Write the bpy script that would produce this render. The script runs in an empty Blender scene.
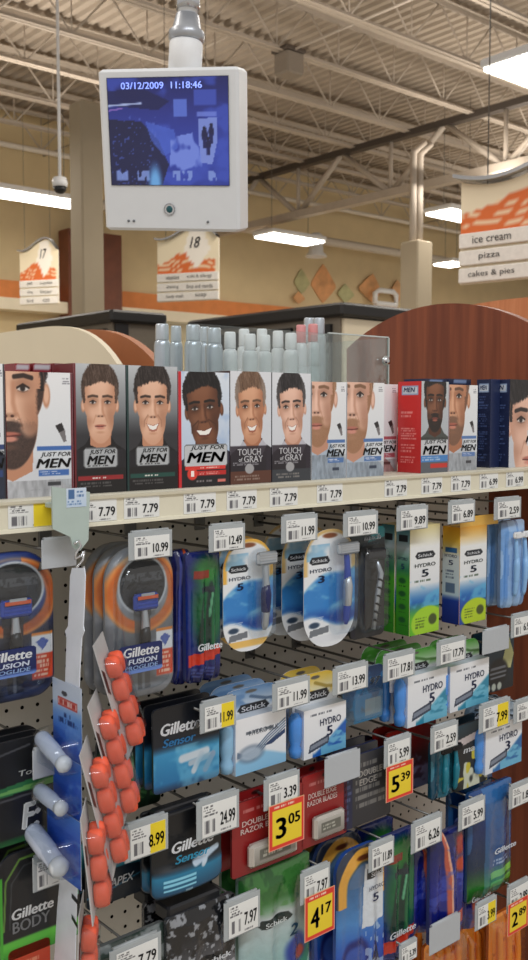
import bpy, math, random
import numpy as np
from mathutils import Vector, Matrix, Quaternion

random.seed(7)
RNG = np.random.default_rng(7)
SC = bpy.context.scene
COL = SC.collection
PI = math.pi

# ------------------------------------------------------------------ camera
EYE = Vector((0.0, 0.0, 1.60))
YAW, PITCH, FPX = math.radians(40.54), math.radians(-3.99), 960.0
cam_d = bpy.data.cameras.new('camera')
cam = bpy.data.objects.new('camera', cam_d)
COL.objects.link(cam)
cam.location = EYE
cam.rotation_euler = (PI / 2 + PITCH, 0, -YAW)
cam_d.sensor_fit = 'VERTICAL'
cam_d.sensor_height = 36.0
cam_d.lens = 36.0 * FPX / 960.0
cam_d.clip_start = 0.02
cam_d.clip_end = 200
cam_d.dof.use_dof = True
cam_d.dof.focus_distance = 1.45
cam_d.dof.aperture_fstop = 12.0
SC.camera = cam

# ------------------------------------------------------------------ light and exposure
world = bpy.data.worlds.new('store_air')
SC.world = world
world.use_nodes = True
world.node_tree.nodes['Background'].inputs[0].default_value = (1.0, 0.93, 0.86, 1)
world.node_tree.nodes['Background'].inputs[1].default_value = 0.56


def area(name, loc, sx, sy, power, rgb=(1, 0.95, 0.88), rot=(0, 0, 0)):
    d = bpy.data.lights.new(name, 'AREA')
    d.shape = 'RECTANGLE'
    d.size, d.size_y = sx, sy
    d.energy = power
    d.color = rgb
    o = bpy.data.objects.new(name, d)
    COL.objects.link(o)
    o.location = loc
    o.rotation_euler = rot
    return o


area('unseen_ceiling_light', (-0.6, -2.2, 5.2), 5.0, 0.6, 185, (0.93, 0.96, 1.0))
for lx_, ly_, pw_ in ((-1.2, 3.6, 80), (4.5, 3.6, 70), (8.0, 7.5, 120), (14.0, 9.5, 170), (20.0, 12.0, 220), (6.5, 12.8, 170)):  # unseen overhead lamps; the leftmost is added to brighten the left arched panels
    area('unseen_ceiling_light', (lx_, ly_, 5.15), 5.0, 0.6, pw_, (1, 0.93, 0.84))
    area('added_ceiling_uplight', (lx_, ly_, 5.35), 5.0, 0.6, pw_ * 0.48, (1, 0.91, 0.80), (PI, 0, 0))  # added upward fill that brightens the roof deck
VS = SC.view_settings
VS.view_transform = 'Standard'
VS.look = 'None'
VS.gamma = 1.0
VS.exposure = 0.0
VS.use_curve_mapping = False

# ------------------------------------------------------------------ picture to place
FWD = Vector((math.sin(YAW) * math.cos(PITCH), math.cos(YAW) * math.cos(PITCH), math.sin(PITCH)))
RIGHT = Vector((math.cos(YAW), -math.sin(YAW), 0))
UP = RIGHT.cross(FWD)


def ray(px, py):
    return FWD + RIGHT * ((px - 264) / FPX) + UP * ((480 - py) / FPX)


def at(px, py, Y):
    d = ray(px, py)
    return EYE + d * (Y / d.y)


def at_x(px, py, X):
    d = ray(px, py)
    return EYE + d * (X / d.x)


def at_z(px, py, Z):
    d = ray(px, py)
    return EYE + d * ((Z - EYE.z) / d.z)


def at_d(px, py, D):
    return EYE + ray(px, py) * D


def rect(l, r, t, b, Y):
    """real rectangle in the plane Y seen between columns l, r and rows t, b: centre x, base z, width, height"""
    xl, xr = at(l, t, Y).x, at(r, t, Y).x
    m = (l + r) / 2
    zt, zb = at(m, t, Y).z, at(m, b, Y).z
    return (xl + xr) / 2, zb, xr - xl, zt - zb


# ------------------------------------------------------------------ materials
def lin(c):
    c = np.asarray(c, dtype=np.float64) / 255.0
    return np.where(c <= 0.04045, c / 12.92, ((c + 0.055) / 1.055) ** 2.4)


def rgba(c):
    l = lin(c)
    return (float(l[0]), float(l[1]), float(l[2]), 1.0)


MATS = {}


def mat(name, rgb, rough=0.5, metal=0.0, noise=0.06, scale=40.0, bump=0.0, coat=0.0):
    if name in MATS:
        return MATS[name]
    m = bpy.data.materials.new(name)
    m.use_nodes = True
    nt = m.node_tree
    b = nt.nodes['Principled BSDF']
    b.inputs['Roughness'].default_value = rough
    b.inputs['Metallic'].default_value = metal
    b.inputs['Coat Weight'].default_value = coat
    tc = nt.nodes.new('ShaderNodeTexCoord')
    n = nt.nodes.new('ShaderNodeTexNoise')
    n.inputs['Scale'].default_value = scale
    n.inputs['Detail'].default_value = 4
    nt.links.new(tc.outputs['Object'], n.inputs['Vector'])
    r = nt.nodes.new('ShaderNodeValToRGB')
    l = lin(rgb)
    r.color_ramp.elements[0].position = 0.3
    r.color_ramp.elements[1].position = 0.7
    r.color_ramp.elements[0].color = (*[float(max(0, v * (1 - noise))) for v in l], 1)
    r.color_ramp.elements[1].color = (*[float(min(1, v * (1 + noise))) for v in l], 1)
    nt.links.new(n.outputs['Fac'], r.inputs['Fac'])
    nt.links.new(r.outputs['Color'], b.inputs['Base Color'])
    if bump:
        bp = nt.nodes.new('ShaderNodeBump')
        bp.inputs['Strength'].default_value = bump
        bp.inputs['Distance'].default_value = 0.01
        nt.links.new(n.outputs['Fac'], bp.inputs['Height'])
        nt.links.new(bp.outputs['Normal'], b.inputs['Normal'])
    MATS[name] = m
    return m


def printed(name, rough=0.4, coat=0.0, bump=0.0, metal=0.0):
    """printed card or film: the ink is the colour attribute 'ink'"""
    if name in MATS:
        return MATS[name]
    m = bpy.data.materials.new(name)
    m.use_nodes = True
    nt = m.node_tree
    b = nt.nodes['Principled BSDF']
    b.inputs['Roughness'].default_value = rough
    b.inputs['Coat Weight'].default_value = coat
    b.inputs['Metallic'].default_value = metal
    a = nt.nodes.new('ShaderNodeAttribute')
    a.attribute_name = 'ink'
    nt.links.new(a.outputs['Color'], b.inputs['Base Color'])
    n = nt.nodes.new('ShaderNodeTexNoise')
    tc = nt.nodes.new('ShaderNodeTexCoord')
    n.inputs['Scale'].default_value = 90 if bump else 300
    nt.links.new(tc.outputs['Object'], n.inputs['Vector'])
    mr = nt.nodes.new('ShaderNodeMapRange')
    mr.inputs['To Min'].default_value = rough * 0.85
    mr.inputs['To Max'].default_value = rough * 1.15
    nt.links.new(n.outputs['Fac'], mr.inputs['Value'])
    nt.links.new(mr.outputs['Result'], b.inputs['Roughness'])
    if bump:
        bp = nt.nodes.new('ShaderNodeBump')
        bp.inputs['Strength'].default_value = bump
        bp.inputs['Distance'].default_value = 0.004
        nt.links.new(n.outputs['Fac'], bp.inputs['Height'])
        nt.links.new(bp.outputs['Normal'], b.inputs['Normal'])
    MATS[name] = m
    return m


def clear(name, tint=(245, 248, 250), see=0.8, rough=0.08, film=True):
    """thin clear plastic film: mostly passes light, the rest is a glossy skin"""
    if name in MATS:
        return MATS[name]
    m = bpy.data.materials.new(name)
    m.use_nodes = True
    nt = m.node_tree
    nt.nodes.clear()
    out = nt.nodes.new('ShaderNodeOutputMaterial')
    tr = nt.nodes.new('ShaderNodeBsdfTransparent')
    pb = nt.nodes.new('ShaderNodeBsdfGlossy' if film else 'ShaderNodeBsdfPrincipled')
    mx = nt.nodes.new('ShaderNodeMixShader')
    lw = nt.nodes.new('ShaderNodeLayerWeight')
    lw.inputs['Blend'].default_value = 0.35
    mr = nt.nodes.new('ShaderNodeMapRange')
    mr.inputs['To Min'].default_value = 1 - see
    mr.inputs['To Max'].default_value = min(1.0, (1 - see) * 2.2 + 0.06)
    nt.links.new(lw.outputs['Fresnel'], mr.inputs['Value'])
    n = nt.nodes.new('ShaderNodeTexNoise')
    tc = nt.nodes.new('ShaderNodeTexCoord')
    n.inputs['Scale'].default_value = 60
    bp = nt.nodes.new('ShaderNodeBump')
    bp.inputs['Strength'].default_value = 0.25
    bp.inputs['Distance'].default_value = 0.004
    nt.links.new(tc.outputs['Object'], n.inputs['Vector'])
    nt.links.new(n.outputs['Fac'], bp.inputs['Height'])
    nt.links.new(bp.outputs['Normal'], pb.inputs['Normal'])
    tr.inputs['Color'].default_value = rgba(tint)
    pb.inputs['Color' if film else 'Base Color'].default_value = rgba(tint)
    pb.inputs['Roughness'].default_value = rough
    nt.links.new(mr.outputs['Result'], mx.inputs['Fac'])
    nt.links.new(tr.outputs[0], mx.inputs[1])
    nt.links.new(pb.outputs[0], mx.inputs[2])
    nt.links.new(mx.outputs[0], out.inputs[0])
    MATS[name] = m
    return m


def glow(name, rgb, strength, attr=False):
    if name in MATS:
        return MATS[name]
    m = bpy.data.materials.new(name)
    m.use_nodes = True
    nt = m.node_tree
    b = nt.nodes['Principled BSDF']
    b.inputs['Base Color'].default_value = (0.02, 0.02, 0.02, 1) if attr else rgba(rgb)
    b.inputs['Roughness'].default_value = 0.25
    b.inputs['Emission Strength'].default_value = strength
    b.inputs['Emission Color'].default_value = rgba(rgb)
    if attr:
        a = nt.nodes.new('ShaderNodeAttribute')
        a.attribute_name = 'ink'
        nt.links.new(a.outputs['Color'], b.inputs['Emission Color'])
    MATS[name] = m
    return m


def ink(rgb, rough=0.45):
    return mat('ink_%d_%d_%d' % tuple(rgb), rgb, rough, noise=0.02, scale=200)


PRINT = printed('printed_card', 0.38, 0.15)
PAPER = printed('printed_paper', 0.6)
FILM = printed('printed_film', 0.22, 0.4, bump=0.35)
CLEAR = clear('clear_blister', see=0.93, rough=0.12)
CLEARBAG = clear('clear_bag_film', see=0.8, rough=0.15)
ACRYL = clear('clear_acrylic', (246, 250, 250), 0.95, 0.04)
HOLDER = clear('label_holder_plastic', (215, 222, 225), 0.45, 0.25, False)
MILKY = clear('milky_label_holder_plastic', (200, 206, 212), 0.22, 0.3, False)
STEEL = mat('galvanised_wire', (120, 120, 118), 0.4, 0.8)
CHROME = mat('chrome', (210, 212, 215), 0.12, 1.0, noise=0.02)
WHITEP = mat('white_plastic', (236, 238, 240), 0.45, noise=0.02)
BLACKP = mat('black_plastic', (22, 23, 26), 0.4)


# ------------------------------------------------------------------ object helpers
def tag(o, label=None, cat=None, group=None, kind=None):
    if label:
        o['label'] = label
    if cat:
        o['category'] = cat
    if group:
        o['group'] = group
    if kind:
        o['kind'] = kind
    return o


def empty(name, loc=(0, 0, 0), rz=0.0):
    o = bpy.data.objects.new(name, None)
    o.empty_display_size = 0.02
    COL.objects.link(o)
    o.location = loc
    o.rotation_euler = (0, 0, rz)
    return o


def dup(o, parent=None):
    c = o.copy()
    COL.objects.link(c)
    if parent:
        c.parent = parent
    for ch in list(o.children):
        dup(ch, c)
    return c


class MB:
    """collects boxes, bars and lathes, builds ONE mesh"""

    def __init__(self):
        self.v, self.f, self.s = [], [], []

    def add(self, verts, faces, smooth=False):
        b = len(self.v)
        self.v += [tuple(p) for p in verts]
        self.f += [tuple(i + b for i in q) for q in faces]
        self.s += [smooth] * len(faces)
        return self

    def box(self, x0, x1, y0, y1, z0, z1, bev=0.0, M=None):
        x0, x1 = min(x0, x1), max(x0, x1)
        y0, y1 = min(y0, y1), max(y0, y1)
        z0, z1 = min(z0, z1), max(z0, z1)
        if bev <= 0:
            vs = [(x, y, z) for x in (x0, x1) for y in (y0, y1) for z in (z0, z1)]
            fs = [(0, 1, 3, 2), (4, 6, 7, 5), (0, 4, 5, 1), (2, 3, 7, 6), (0, 2, 6, 4), (1, 5, 7, 3)]
        else:
            e = min(bev, (x1 - x0) / 2.01, (y1 - y0) / 2.01, (z1 - z0) / 2.01)
            def loop(i, z):
                a0, a1, b0, b1 = x0 + i, x1 - i, y0 + i, y1 - i
                c = e
                return [(a0 + c, b0, z), (a1 - c, b0, z), (a1, b0 + c, z), (a1, b1 - c, z), (a1 - c, b1, z), (a0 + c, b1, z), (a0, b1 - c, z), (a0, b0 + c, z)]
            L = [loop(e * 0.98, z0), loop(0, z0 + e), loop(0, z1 - e), loop(e * 0.98, z1)]
            vs = [p for l in L for p in l]
            fs = [tuple(range(7, -1, -1)), tuple(range(24, 32))]
            for k in range(3):
                for i in range(8):
                    j = (i + 1) % 8
                    fs.append((k * 8 + i, k * 8 + j, k * 8 + 8 + j, k * 8 + 8 + i))
        if M is not None:
            vs = [tuple(M @ Vector(p)) for p in vs]
        return self.add(vs, fs)

    def tube(self, pts, rad, n=8, cap=True, smooth=True):
        pts = [Vector(p) for p in pts]
        rs = rad if isinstance(rad, (list, tuple)) else [rad] * len(pts)
        vs, fs = [], []
        prev = None
        for i, p in enumerate(pts):
            t = (pts[min(i + 1, len(pts) - 1)] - pts[max(i - 1, 0)]).normalized()
            if prev is None:
                a = Vector((0, 0, 1)) if abs(t.z) < 0.9 else Vector((1, 0, 0))
                u = t.cross(a).normalized()
            else:
                u = (prev - t * prev.dot(t)).normalized()
            prev = u
            w = t.cross(u)
            for k in range(n):
                an = 2 * PI * k / n
                vs.append(p + (u * math.cos(an) + w * math.sin(an)) * rs[i])
        for i in range(len(pts) - 1):
            for k in range(n):
                j = (k + 1) % n
                fs.append((i * n + k, i * n + j, (i + 1) * n + j, (i + 1) * n + k))
        self.add(vs, fs, smooth)
        if cap:
            b = len(self.v) - len(vs)
            self.f += [tuple(b + k for k in range(n - 1, -1, -1)), tuple(b + (len(pts) - 1) * n + k for k in range(n))]
            self.s += [False, False]
        return self

    def lathe(self, prof, n=20, c=(0, 0, 0), axis='z'):
        vs, fs = [], []
        for r, z in prof:
            for k in range(n):
                a = 2 * PI * k / n
                x, y = r * math.cos(a), r * math.sin(a)
                p = (x, y, z) if axis == 'z' else (x, -z, y)
                vs.append((c[0] + p[0], c[1] + p[1], c[2] + p[2]))
        m = len(prof)
        for i in range(m - 1):
            for k in range(n):
                j = (k + 1) % n
                fs.append((i * n + k, i * n + j, (i + 1) * n + j, (i + 1) * n + k))
        self.add(vs, fs, True)
        b = len(self.v) - len(vs)
        self.f += [tuple(b + k for k in range(n - 1, -1, -1)), tuple(b + (m - 1) * n + k for k in range(n))]
        self.s += [False, False]
        return self

    def prism(self, poly, y0, y1):
        """outline in x,z pushed from y0 to y1"""
        n = len(poly)
        vs = [(p[0], y0, p[1]) for p in poly] + [(p[0], y1, p[1]) for p in poly]
        fs = [tuple(range(n)), tuple(range(2 * n - 1, n - 1, -1))]
        for i in range(n):
            j = (i + 1) % n
            fs.append((j, i, n + i, n + j))
        return self.add(vs, fs)

    def build(self, name, m, parent=None, loc=(0, 0, 0), rot=(0, 0, 0)):
        me = bpy.data.meshes.new(name)
        me.from_pydata(self.v, [], self.f)
        me.polygons.foreach_set('use_smooth', self.s)
        me.materials.append(m)
        me.update()
        o = bpy.data.objects.new(name, me)
        COL.objects.link(o)
        o.location = loc
        o.rotation_euler = rot
        if parent:
            o.parent = parent
        return o


# ------------------------------------------------------------------ print work: a small painter on a vertex grid
def hash2(x, y):
    s = np.sin(x * 127.1 + y * 311.7) * 43758.5453
    return s - np.floor(s)


def vnoise(x, y):
    xi, yi = np.floor(x), np.floor(y)
    fx, fy = x - xi, y - yi
    fx, fy = fx * fx * (3 - 2 * fx), fy * fy * (3 - 2 * fy)
    a, b = hash2(xi, yi), hash2(xi + 1, yi)
    c, d = hash2(xi, yi + 1), hash2(xi + 1, yi + 1)
    return (a * (1 - fx) + b * fx) * (1 - fy) + (c * (1 - fx) + d * fx) * fy


def fbm(x, y):
    return 0.55 * vnoise(x, y) + 0.3 * vnoise(x * 2.1 + 5, y * 2.1 + 3) + 0.15 * vnoise(x * 4.3 + 9, y * 4.3)


def sst(e0, e1, x):
    t = np.clip((x - e0) / (e1 - e0 + 1e-9), 0, 1)
    return t * t * (3 - 2 * t)


class Art:
    def __init__(self, u, v, base=(255, 255, 255)):
        self.u, self.v = u, v
        self.c = np.tile(np.asarray(base, float), (u.size, 1))

    def put(self, m, rgb):
        m = np.clip(m, 0, 1)[:, None]
        self.c = self.c * (1 - m) + np.asarray(rgb, float) * m

    def mul(self, m, k):
        self.c *= (1 - np.clip(m, 0, 1) * (1 - k))[:, None]

    def vgrad(self, stops, m=1.0):
        ys = [s[0] for s in stops]
        g = np.stack([np.interp(self.v, ys, [s[1][k] for s in stops]) for k in range(3)], 1)
        mm = np.broadcast_to(np.clip(m, 0, 1), self.v.shape)[:, None]
        self.c = self.c * (1 - mm) + g * mm

    def mell(self, cx, cy, rx, ry, soft=0.12, rot=0.0):
        x, y = self.u - cx, self.v - cy
        if rot:
            ca, sa = math.cos(rot), math.sin(rot)
            x, y = x * ca + y * sa, -x * sa + y * ca
        d = np.sqrt((x / rx) ** 2 + (y / ry) ** 2)
        return 1 - sst(1 - soft, 1 + soft, d)

    def ell(self, cx, cy, rx, ry, rgb, soft=0.12, rot=0.0, a=1.0, clip=None):
        m = self.mell(cx, cy, rx, ry, soft, rot) * a
        self.put(m if clip is None else m * clip, rgb)

    def mrect(self, x0, x1, y0, y1, s=0.004):
        return sst(x0 - s, x0 + s, self.u) * (1 - sst(x1 - s, x1 + s, self.u)) * sst(y0 - s, y0 + s, self.v) * (1 - sst(y1 - s, y1 + s, self.v))

    def rect(self, x0, x1, y0, y1, rgb, a=1.0):
        self.put(self.mrect(x0, x1, y0, y1) * a, rgb)

    def mpoly(self, pts):
        ins = np.zeros(self.u.shape, bool)
        n = len(pts)
        for i in range(n):
            x0, y0 = pts[i]
            x1, y1 = pts[(i + 1) % n]
            c = ((y0 > self.v) != (y1 > self.v)) & (self.u < (x1 - x0) * (self.v - y0) / (y1 - y0 + 1e-12) + x0)
            ins ^= c
        return ins.astype(float)

    def poly(self, pts, rgb, a=1.0):
        self.put(self.mpoly(pts) * a, rgb)

    def mline(self, pts, w, soft=0.35):
        d = np.full(self.u.shape, 9.0)
        for (x0, y0), (x1, y1) in zip(pts[:-1], pts[1:]):
            dx, dy = x1 - x0, y1 - y0
            t = np.clip(((self.u - x0) * dx + (self.v - y0) * dy) / (dx * dx + dy * dy + 1e-12), 0, 1)
            d = np.minimum(d, np.hypot(self.u - x0 - t * dx, self.v - y0 - t * dy))
        return 1 - sst(w * (1 - soft), w * (1 + soft), d)

    def line(self, pts, w, rgb, a=1.0, soft=0.35):
        self.put(self.mline(pts, w, soft) * a, rgb)

    def micro(self, x0, x1, y0, y1, rows, rgb, a=0.7, seed=0.0):
        """rows of unreadably small print"""
        t = (self.v - y0) / (y1 - y0) * rows
        row = np.floor(t)
        on = (np.abs(t - row - 0.5) < 0.28) * (vnoise(self.u * 70 + seed, row * 7.3 + seed) > 0.36)
        end = x0 + (x1 - x0) * (0.6 + 0.4 * hash2(row, np.full_like(row, seed + 1.5)))
        self.put(on * (self.u > x0) * (self.u < end) * (self.v > y0) * (self.v < y1) * a, rgb)

    def bars(self, x0, x1, y0, y1, rgb=(40, 40, 45), n=34, seed=1.0):
        k = np.floor((self.u - x0) / (x1 - x0) * n)
        on = hash2(k, np.full_like(k, seed)) > 0.45
        self.put(on * self.mrect(x0, x1, y0, y1) * 0.85, rgb)


def ink_of(me, srgb):
    at_ = me.color_attributes.new('ink', 'FLOAT_COLOR', 'POINT')
    c = np.ones((len(me.vertices), 4), np.float32)
    c[:, :3] = lin(srgb)
    at_.data.foreach_set('color', c.ravel())


def rounded(r_top, r_bot=None):
    """outline: rounded corners, radii in metres"""
    rb = r_top if r_bot is None else r_bot

    def f(z, w, h):
        hw = np.full_like(z, w / 2)
        for r, d in ((r_top, h - z), (rb, z)):
            r = min(r, w / 2)
            if r > 0:
                k = d < r
                hw = np.where(k, np.minimum(hw, w / 2 - r + np.sqrt(np.maximum(0, r * r - (r - np.minimum(d, r)) ** 2))), hw)
        return np.maximum(hw, w * 0.02)
    return f


DEPTH_OF_INK = [1.0]


def slab(name, w, h, t, art=None, outline=None, relief=None, res=0.0014, m=None, side=(235, 235, 235), parent=None,
         loc=(0, 0, 0), rot=(0, 0, 0), vmax=1.0, base=(255, 255, 255), back=True, smooth=True, zmap=None):
    """a card, carton, bag or bubble: a printed front on a vertex grid facing -Y, thickness t behind it. x centred, z up from the base"""
    nx, nz = max(4, int(w / res)), max(4, int(h / res))
    z = np.linspace(0, 1, nz + 1)
    z = z * h
    hw = outline(z, w, h) if outline else np.full_like(z, w / 2)
    g = np.linspace(-1, 1, nx + 1)
    X = (hw[:, None] * g[None, :]).ravel()
    Z = np.repeat(z, nx + 1)
    u = X / w + 0.5
    if zmap:
        Z = zmap(u, Z / h) * h
    v = Z / h
    gx = np.tile(g, nz + 1)
    Y = np.zeros_like(X) if relief is None else -relief(u, v, gx)
    a = Art(u, v * vmax, base)
    if art:
        art(a)
    W = nx + 1
    idx = np.arange((nz + 1) * W).reshape(nz + 1, W)
    q = np.stack([idx[:-1, :-1], idx[:-1, 1:], idx[1:, 1:], idx[1:, :-1]], -1).reshape(-1, 4)
    faces = q.tolist()
    nf = len(faces)
    verts = np.stack([X, Y, Z], 1)
    cols = 255 * (np.clip(a.c, 0, 255) / 255) ** DEPTH_OF_INK[0]
    if back:
        lp = np.concatenate([idx[0, :], idx[1:, -1], idx[-1, -2::-1], idx[-2:0:-1, 0]])
        fr = verts[lp]
        bk = fr.copy()
        bk[:, 1] = t
        b0 = len(verts)
        n = len(lp)
        sc = np.tile(np.asarray(side, float), (2 * n, 1))
        verts = np.concatenate([verts, fr, bk])
        cols = np.concatenate([cols, sc])
        for i in range(n):
            j = (i + 1) % n
            faces.append((b0 + j, b0 + i, b0 + n + i, b0 + n + j))
        faces.append(tuple(b0 + n + i for i in range(n - 1, -1, -1)))
    me = bpy.data.meshes.new(name)
    me.from_pydata(verts.tolist(), [], faces)
    sm = np.zeros(len(faces), bool)
    if smooth:
        sm[:nf] = True
    me.polygons.foreach_set('use_smooth', sm)
    ink_of(me, cols)
    me.materials.append(m or PRINT)
    me.update()
    o = bpy.data.objects.new(name, me)
    COL.objects.link(o)
    o.location = loc
    o.rotation_euler = rot
    if parent:
        o.parent = parent
    return o


# ------------------------------------------------------------------ lettering
TXT = {}


def text_mesh(s, bold, shear, extrude):
    k = (s, bold, shear, extrude)
    if k in TXT:
        return TXT[k]
    cu = bpy.data.curves.new('lettering', 'FONT')
    cu.body = s
    cu.align_x = 'CENTER'
    cu.align_y = 'CENTER'
    cu.shear = shear
    cu.extrude = extrude
    cu.resolution_u = 3
    ob = bpy.data.objects.new('tmp_text', cu)
    COL.objects.link(ob)
    dg = bpy.context.evaluated_depsgraph_get()
    me = bpy.data.meshes.new_from_object(ob.evaluated_get(dg))
    bpy.data.objects.remove(ob)
    bpy.data.curves.remove(cu)
    n = len(me.vertices)
    co = np.empty(n * 3, np.float32)
    me.vertices.foreach_get('co', co)
    co = co.reshape(-1, 3)
    co -= (co.max(0) + co.min(0)) / 2 if n else 0
    hgt = (co[:, 1].max() - co[:, 1].min()) if n else 1
    wid = (co[:, 0].max() - co[:, 0].min()) if n else 1
    out = np.stack([co[:, 0], -co[:, 2], co[:, 1]], 1)
    if bold:  # heavier strokes: the same letters laid side by side a hair apart
        fc = [tuple(p.vertices) for p in me.polygons]
        sh_ = [(-bold, 0), (bold, 0), (0, bold * 0.5), (0, -bold * 0.5)]
        out = np.concatenate([out + np.array([dx, 0, dz]) for dx, dz in sh_])
        fc = [tuple(i + k * n for i in f) for k in range(4) for f in fc]
        me = bpy.data.meshes.new('lettering')
        me.from_pydata(out.tolist(), [], fc)
        wid += 2 * bold
        hgt += bold
    me.vertices.foreach_set('co', out.astype(np.float32).ravel())
    me.update()
    TXT[k] = (me, wid, hgt)
    return TXT[k]


def letter(s, parent, x, z, w, h, rgb=(20, 20, 20), y=-0.0008, bold=0.0, shear=0.0, name='lettering', roll=0.0, m=None, rz=0.0):
    """text fitted into a w by h box centred at x, z on the face y of its thing"""
    me, wid, hgt = text_mesh(s, bold, shear, 0.0)
    mm = m or ink(rgb)
    key = (s, bold, shear, mm.name)
    if key not in TXT:
        c = me.copy()
        c.materials.clear()
        c.materials.append(mm)
        TXT[key] = c
    o = bpy.data.objects.new(name, TXT[key])
    COL.objects.link(o)
    o.location = (x, y, z)
    o.scale = (w / wid, 1, h / hgt)
    o.rotation_euler = (0, roll, rz)
    o.parent = parent
    return o
# ================================================================== the setting
TOPZ = at(100, 493, 1.055).z            # top of the shelf that carries the cartons
RAILY, TAGY, BOXY, PEGY = 1.035, 1.03, 1.055, 1.32
XEND = at(487, 600, PEGY).x             # where the pegboard meets the wooden end panel


def struct(name, b, m):
    return tag(b.build(name, m), kind='structure')


M_WALL = mat('wall_paint_cream', (220, 200, 158), 0.8, scale=2, noise=0.04)
M_CEIL = mat('ceiling_paint_beige', (172, 160, 146), 0.75, scale=3, noise=0.05)
M_STEELW = mat('joist_paint_beige', (186, 175, 162), 0.6, scale=6, noise=0.05)
M_BROWN = mat('brown_laminate', (112, 62, 40), 0.5, scale=5, noise=0.12)
M_ORANGE = mat('soffit_orange_light', (222, 138, 76), 0.7, scale=4, noise=0.08)
M_CREAM = mat('cream_laminate', (226, 215, 190), 0.5, scale=6, noise=0.02)
M_BLACK = mat('black_laminate', (26, 25, 26), 0.45, scale=8)
YW = 17.4

struct('floor', MB().box(-4, 46, -5, YW + 0.3, -0.1, 0), mat('floor_tile', (180, 170, 155), 0.3, scale=1.5, noise=0.08))
struct('wall_back', MB().box(-4, 46, YW, YW + 0.2, 0, 7.6), M_WALL)
# soffit band along the back wall, its orange light put into the colour
zb1, zb0 = at(30, 283, YW).z, at(30, 302, YW).z
struct('trim_1', MB().box(2, 46, YW - 0.10, YW - 0.002, zb0, zb1), M_ORANGE)
struct('trim_2', MB().box(2, 46, YW - 0.45, YW - 0.002, zb0 - 0.22, zb0 - 0.002), M_CREAM)
# brown door frame on the wall behind the beige column
a0, a1 = at(58, 231, YW - 0.1), at(111, 233, YW - 0.1)
struct('door_1', MB().box(a0.x, a1.x, YW - 0.5, YW - 0.12, 0, a0.z).box(a0.x + 0.12, a1.x - 0.12, YW - 0.53, YW - 0.5, 0.05, a0.z - 0.15), M_BROWN)

# corrugated roof deck: flutes run away from the aisle, the deck edge is open over the shopper
ZDK = EYE.z + 5.80
vs, fs = [], []
x, k = 1.0, 0
prof = []
while x < 42:
    prof += [(x, 0), (x + 0.085, 0), (x + 0.115, 0.055), (x + 0.17, 0.055)]
    x += 0.2
for y in (6.0, YW + 0.05):
    vs += [(p[0], y, ZDK + p[1]) for p in prof]
n = len(prof)
fs = [(i, i + 1, n + i + 1, n + i) for i in range(n - 1)]
struct('ceiling', MB().add(vs, fs), M_CEIL)
struct('ceiling', MB().box(1, 42, 6.0, YW, ZDK + 0.07, ZDK + 0.12), M_CEIL).name = 'ceiling_board'

# bar joists
ZJB, ZJT = EYE.z + 5.0, EYE.z + 5.72


def joist(y, x0=1.2, x1=41.5):
    b = MB()
    for s in (-1, 1):
        b.box(x0, x1, y + s * 0.015, y + s * 0.075, ZJT - 0.012, ZJT)
        b.box(x0, x1, y + s * 0.015 - 0.005, y + s * 0.015 + 0.005, ZJT - 0.07, ZJT - 0.012)
        b.box(x0, x1, y + s * 0.012, y + s * 0.065, ZJB, ZJB + 0.012)
        b.box(x0, x1, y + s * 0.012 - 0.005, y + s * 0.012 + 0.005, ZJB + 0.012, ZJB + 0.065)
    n = int((x1 - x0) / 1.2)
    for i in range(n):
        p = x0 + i * 1.2
        b.tube([(p, y, ZJT - 0.03), (p + 0.6, y, ZJB + 0.03)], 0.014, 5)
        b.tube([(p + 0.6, y, ZJB + 0.03), (p + 1.2, y, ZJT - 0.03)], 0.014, 5)
        b.tube([(p + 0.6, y, ZJB + 0.03), (p + 0.6, y, ZJT - 0.03)], 0.010, 5)
    return struct('ceiling_joist', b, M_STEELW)


for jy in (7.45, 8.86, 10.25, 11.65, 13.0, 14.4, 15.8, 17.1):
    joist(jy)
# bridging rods between the joists and the deep girder that carries them
b = MB()
for x in (5.5, 9.2, 16.5, 20.0, 24.0):
    b.tube([(x, 6.2, ZJB + 0.02), (x, YW, ZJB + 0.02)], 0.016, 5)
    b.tube([(x, 6.2, ZJT - 0.1), (x, YW, ZJT - 0.1)], 0.016, 5)
struct('ceiling_bridging', b, M_STEELW)
XG = 13.4
ZG1, ZG0 = EYE.z + 4.98, EYE.z + 3.94
b = MB()
b.box(XG - 0.09, XG + 0.09, 6.0, YW, ZG0, ZG0 + 0.14)
yy = YW - 0.3
i = 0
while yy > 6.5:
    za, zc = (ZG0 + 0.07, ZG1) if i % 2 == 0 else (ZG1, ZG0 + 0.07)
    b.tube([(XG, yy, za), (XG, yy - 1.25, zc)], 0.055, 6)
    if i % 2 == 0:
        b.tube([(XG, yy, ZG0 + 0.07), (XG, yy, ZG1)], 0.04, 6)
    yy -= 1.25
    i += 1
struct('ceiling_girder', b, M_STEELW)
struct('ceiling_girder_chord', MB().box(XG - 0.08, XG + 0.08, 6.0, YW, ZG1 - 0.05, ZG1 + 0.06), mat('girder_chord_dark', (70, 62, 56), 0.6))
# long white pipe runs below the joists near the back wall
p0, p1 = at(250, 229, 16.6), at(410, 268, 16.6)
b = MB().tube([(4, 16.6, p0.z), (40, 16.6, p0.z)], 0.10, 10)
b.tube([(4, 15.9, p0.z + 0.6), (40, 15.9, p0.z + 0.6)], 0.05, 8)
struct('ceiling_pipe', b, mat('pipe_white', (205, 196, 182), 0.5))


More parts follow.
